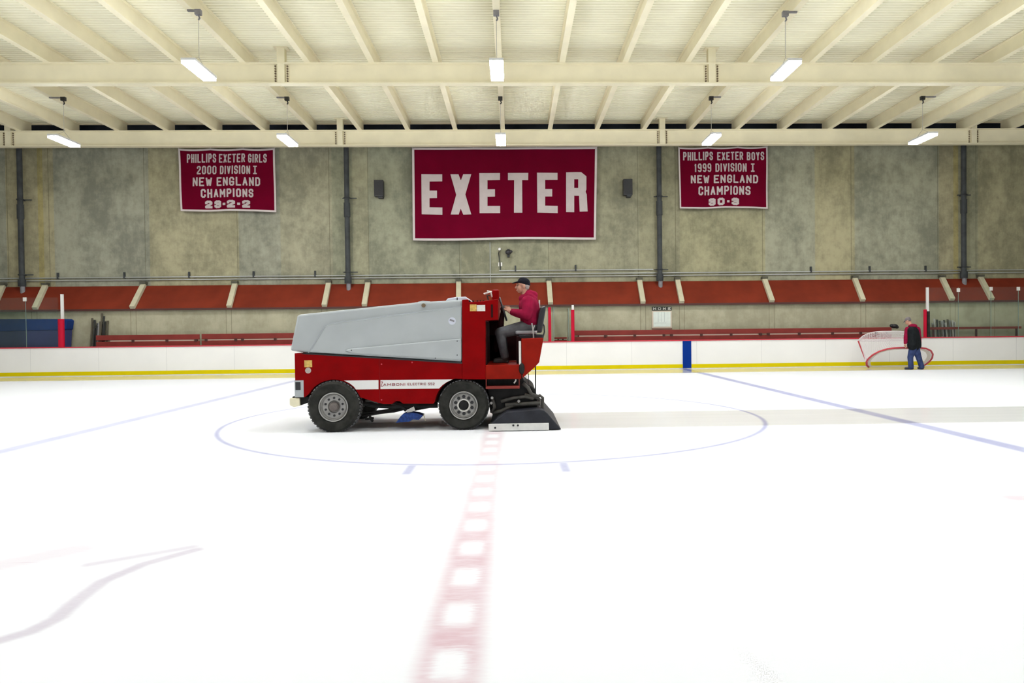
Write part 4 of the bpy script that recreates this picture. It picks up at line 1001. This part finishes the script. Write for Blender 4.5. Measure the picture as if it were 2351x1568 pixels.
for s_, e_, w_ in ((shN, elN, wrN), (shF, elF, wrF)):
    mb.chain([(s_ + Vector((.02, 0, -.02)), .112), (s_.lerp(e_, .5) + Vector((.02, 0, 0)), .098), (e_, .086), (e_.lerp(w_, .55), .070), (w_.lerp(e_, .10), .050)])
mb.chain([(neck + Vector((-.06, 0, -.05)), .06), (neck + Vector((.05, 0, .005)), .095), (neck + Vector((.13, 0, .0)), .075)])
mb.ell(neck + Vector((.09, 0, -.03)), (.125, .14, .065), rot('Y', radians(30)))
mb.build('hoodie', 'hood', Dr, remesh=.011, soft=3)
mb = MB()
mb.chain([(hip + Vector((.0, -.07, 0)), .125), (hip + Vector((.0, .07, 0)), .125)])
for k_, a_, s in ((knN, anN, -1), (knF, anF, 1)):
    h0 = hip + Vector((-.02, .09 * s, -.01)); mb.chain([(h0, .125), (h0.lerp(k_, .5), .108), (k_, .088), (k_.lerp(a_, .4), .078), (a_ + Vector((0, 0, .0)), .064)])
mb.build('trousers', 'trous', Dr, remesh=.011, soft=3)
for k_, s in ((anN, -1), (anF, 1)):
    mb = MB(); fz = zp(1160, 838)[1]
    mb.cap(k_ + Vector((.0, 0, .02)), .052, Vector((k_.x + .01, k_.y, fz + .055)), .052); mb.cap(Vector((k_.x + .02, k_.y, fz + .045)), .046, Vector((k_.x - .15, k_.y, fz + .04)), .038)
    mb.box(k_.x - .185, k_.x + .065, k_.y - .042, k_.y + .042, fz + .002, fz + .03); mb.build('boot', 'boots', Dr, remesh=.009, soft=2)

# ---- the man with the goal, seen from behind
ym = 25.0
def mp(x, y, Y=ym): return at(x, y, Y)
Mn = thing('person', (mp(2100, 848).x, ym, 0), 'standing man in black vest and blue jeans seen from behind, tipping a goal', 'person')
hd = mp(2085, 737, ym + .12)
fdir = Vector((-.62, .78, 0)).normalized(); sd = Vector((fdir.y, -fdir.x, 0))     # facing, his right side
nk = mp(2091, 748, ym + .06); ch = mp(2097, 762); wa = mp(2099, 789); hp = mp(2099, 797)
sL, sR = mp(2083.5, 756, ym + .06), mp(2107, 756, ym + .02)
eL, eR = mp(2080, 775, ym + .02), mp(2110, 775, ym + .16)
wL, wR = mp(2078.5, 789, ym - .06), mp(2112, 790, ym + .25)
kL, kR = mp(2090, 820, ym + .03), mp(2109, 820, ym - .02)
aL, aR = mp(2091.5, 842, ym - .02), mp(2116, 842, ym - .02)
Rh = Matrix.Rotation(math.atan2(fdir.y, fdir.x), 3, 'Z') @ rot('Y', radians(35))
def hh(a, b, c): return hd + Rh @ Vector((a, b, c))
mb = MB(); mb.ell(hh(-.01, 0, .03), (.098, .076, .09), Rh); mb.ell(hh(.035, 0, -.045), (.068, .058, .085), Rh); mb.ell(hh(.055, 0, -.095), (.036, .036, .03), Rh)
mb.cap(hh(.093, 0, .005), .012, hh(.118, 0, -.032), .017); mb.ell(hh(.095, 0, -.078), (.018, .028, .010), Rh)
for s in (-1, 1): mb.ell(hh(-.018, .077 * s, -.015), (.026, .012, .036), Rh)
mb.cap(hh(-.01, 0, -.05), .06, nk, .068); mb.chain([(nk, .07), (ch, .12), (hp, .11)])
for a_, b_, c_ in ((sL, eL, wL), (sR, eR, wR)): mb.chain([(a_, .045), (b_, .038), (c_, .028)])
for k_, a_, s in ((kL, aL, -1), (kR, aR, 1)): mb.chain([(hp + sd * .09 * s, .06), (k_, .05), (a_, .035)])
hand(mb, wL, Vector((-.05, -.25, -1)), Vector((-.6, -.8, 0)), Vector((-.2, .9, 0)), curl=.8)
hand(mb, wR, Vector((-.1, .3, -1)), Vector((.8, -.3, 0)), Vector((-.2, .9, 0)), curl=.6)
mb.build('body', 'skin', Mn, remesh=.007, soft=2)
mb = MB()
for s in (-1, 1): mb.ell(hh(.093, .03 * s, .008), (.008, .012, .007), Rh)
mb.build('eyes', 'eye', Mn)
mb = MB(); mb.ell(hh(-.02, 0, .055), (.106, .086, .082), Rh); mb.ell(hh(-.045, 0, .01), (.07, .08, .06), Rh); mb.ell(hh(.10, 0, .055), (.06, .06, .012), Rh); mb.build('cap', 'greycap', Mn, remesh=.009, soft=2)
mb = MB(); mb.chain([(nk + Vector((0, 0, -.02)), .088), (ch, .13), (wa, .13)]); mb.ell(nk + Vector((.05, -.06, -.01)), (.14, .12, .085))
for a_, b_, c_ in ((sL, eL, wL), (sR, eR, wR)): mb.chain([(a_, .092), (b_, .078), (c_.lerp(b_, .10), .056)])
mb.build('sweatshirt', 'hood', Mn, remesh=.012, soft=3)
mb = MB(); mb.chain([(nk.lerp(ch, .45), .145), (ch, .18), (wa, .185), (hp + Vector((0, 0, .04)), .18)])
for s in (-1, 1): mb.chain([(ch + sd * .13 * s + Vector((0, 0, .05)), .14), (wa + sd * .14 * s, .17), (hp + sd * .15 * s + Vector((.0, 0, .065)), .175)])
mb.build('vest', 'vest', Mn, remesh=.012, soft=3)
mb = MB(); mb.chain([(hp + sd * .07, .135), (hp - sd * .07, .135)])
for k_, a_, s in ((kL, aL, -1), (kR, aR, 1)):
    h0 = hp + sd * .085 * s; mb.chain([(h0, .135), (h0.lerp(k_, .5), .118), (k_, .098), (k_.lerp(a_, .5), .090), (a_, .092)])
mb.build('jeans', 'jeans', Mn, remesh=.012, soft=3)
for a_, dr in ((aL, Vector((-.85, .3, 0))), (aR, Vector((-.1, .9, 0)))):
    dr.normalize(); mb = MB(); b0 = Vector((a_.x, a_.y, .05)); mb.cap(a_, .055, b0, .055); mb.cap(b0 - dr * .05 + Vector((0, 0, -.008)), .042, b0 + dr * .17 + Vector((0, 0, -.01)), .038)
    mb.cap(b0 - dr * .05 + Vector((0, 0, -.035)), .014, b0 + dr * .19 + Vector((0, 0, -.035)), .014); mb.build('shoe', 'shoeblue', Mn, remesh=.009, soft=2)

# ---- the tipped goal
TH = radians(40); GX, GY = 13.755, 26.10
def gp(x, r, u): return Vector((GX + x * 1.05, GY - r * cos(TH) + u * sin(TH), .035 + r * sin(TH) + u * cos(TH)))
G = thing('hockey_goal', (GX, GY, 0), 'hockey goal with red frame and white net tipped up by the standing man', 'goal')
for s in (-1, 1):
    mb = MB(); mb.cyl(gp(.915 * s, 0, 0), gp(.915 * s, 0, 1.22), .03, 12); mb.build('post', 'goalred', G)
mb = MB(); mb.cyl(gp(-.94, 0, 1.22), gp(.94, 0, 1.22), .03, 12); mb.build('crossbar', 'netm', G)
half = [(.915, 0), (1.03, .12), (1.10, .30), (1.10, .50), (1.03, .72), (.88, .92), (.66, 1.05), (.42, 1.10), (.2, 1.11)]
basec = [(-x, r) for x, r in half] + [(0, 1.11)] + half[::-1]
toph = [(.915, 0), (.90, .15), (.84, .30), (.72, .42), (.55, .50), (.40, .53), (.28, .54), (.18, .54), (.08, .54)]
topc = [(-x, r) for x, r in toph] + [(0, .54)] + toph[::-1]
mb = MB(); mb.tube([gp(x, r, 0) for x, r in basec], .030, 12); mb.build('base_frame', 'goalred', G, smooth=True)
mb = MB(); mb.tube([gp(x, r, 1.22) for x, r in topc], .016, 10); mb.build('top_shelf_pipe', 'netm', G, smooth=True)
mb = MB(); nb = 12; dens = []
for (bx, br_), (tx, tr_) in zip(basec, topc): dens.append(((bx, br_), (tx, tr_)))
fine_ = []
for i in range(len(dens) - 1):
    for k in range(3):
        f = k / 3; L_ = lambda a, b: (a[0] + (b[0] - a[0]) * f, a[1] + (b[1] - a[1]) * f)
        fine_.append((L_(dens[i][0], dens[i + 1][0]), L_(dens[i][1], dens[i + 1][1])))
fine_.append(dens[-1]); rows = 20
vs = [gp(b[0] + (t_[0] - b[0]) * j / rows, b[1] + (t_[1] - b[1]) * j / rows - .10 * sin(pi * j / rows) * min(1, b[1]), 1.22 * j / rows) for b, t_ in fine_ for j in range(rows + 1)]
fs = [(i * (rows + 1) + j, (i + 1) * (rows + 1) + j, (i + 1) * (rows + 1) + j + 1, i * (rows + 1) + j + 1) for i in range(len(fine_) - 1) for j in range(rows)]
mb.add(vs, fs)
tp = [t_ for b, t_ in fine_]; o0 = len(mb.v); R_ = 8
vs = [gp(t_[0], t_[1] * j / R_, 1.22 - .03 * sin(pi * j / R_)) for t_ in tp for j in range(R_ + 1)]
fs = [(i * (R_ + 1) + j, (i + 1) * (R_ + 1) + j, (i + 1) * (R_ + 1) + j + 1, i * (R_ + 1) + j + 1) for i in range(len(tp) - 1) for j in range(R_)]
mb.add(vs, fs); o = mb.build('net', 'netm', G, clean=False)
q = o.modifiers.new('strands', 'WIREFRAME'); q.thickness = .009; q.use_replace = True
mb = MB(); n = len(basec)
vs = [gp(x * .955, r * .955, .01) for x, r in basec] + [gp(x * .86, r * .88, .05) for x, r in basec]
mb.add(vs, [(i, i + 1, n + i + 1, n + i) for i in range(n - 1)]); o = mb.build('base_pad', 'padm', G)
q = o.modifiers.new('thick', 'SOLIDIFY'); q.thickness = .02
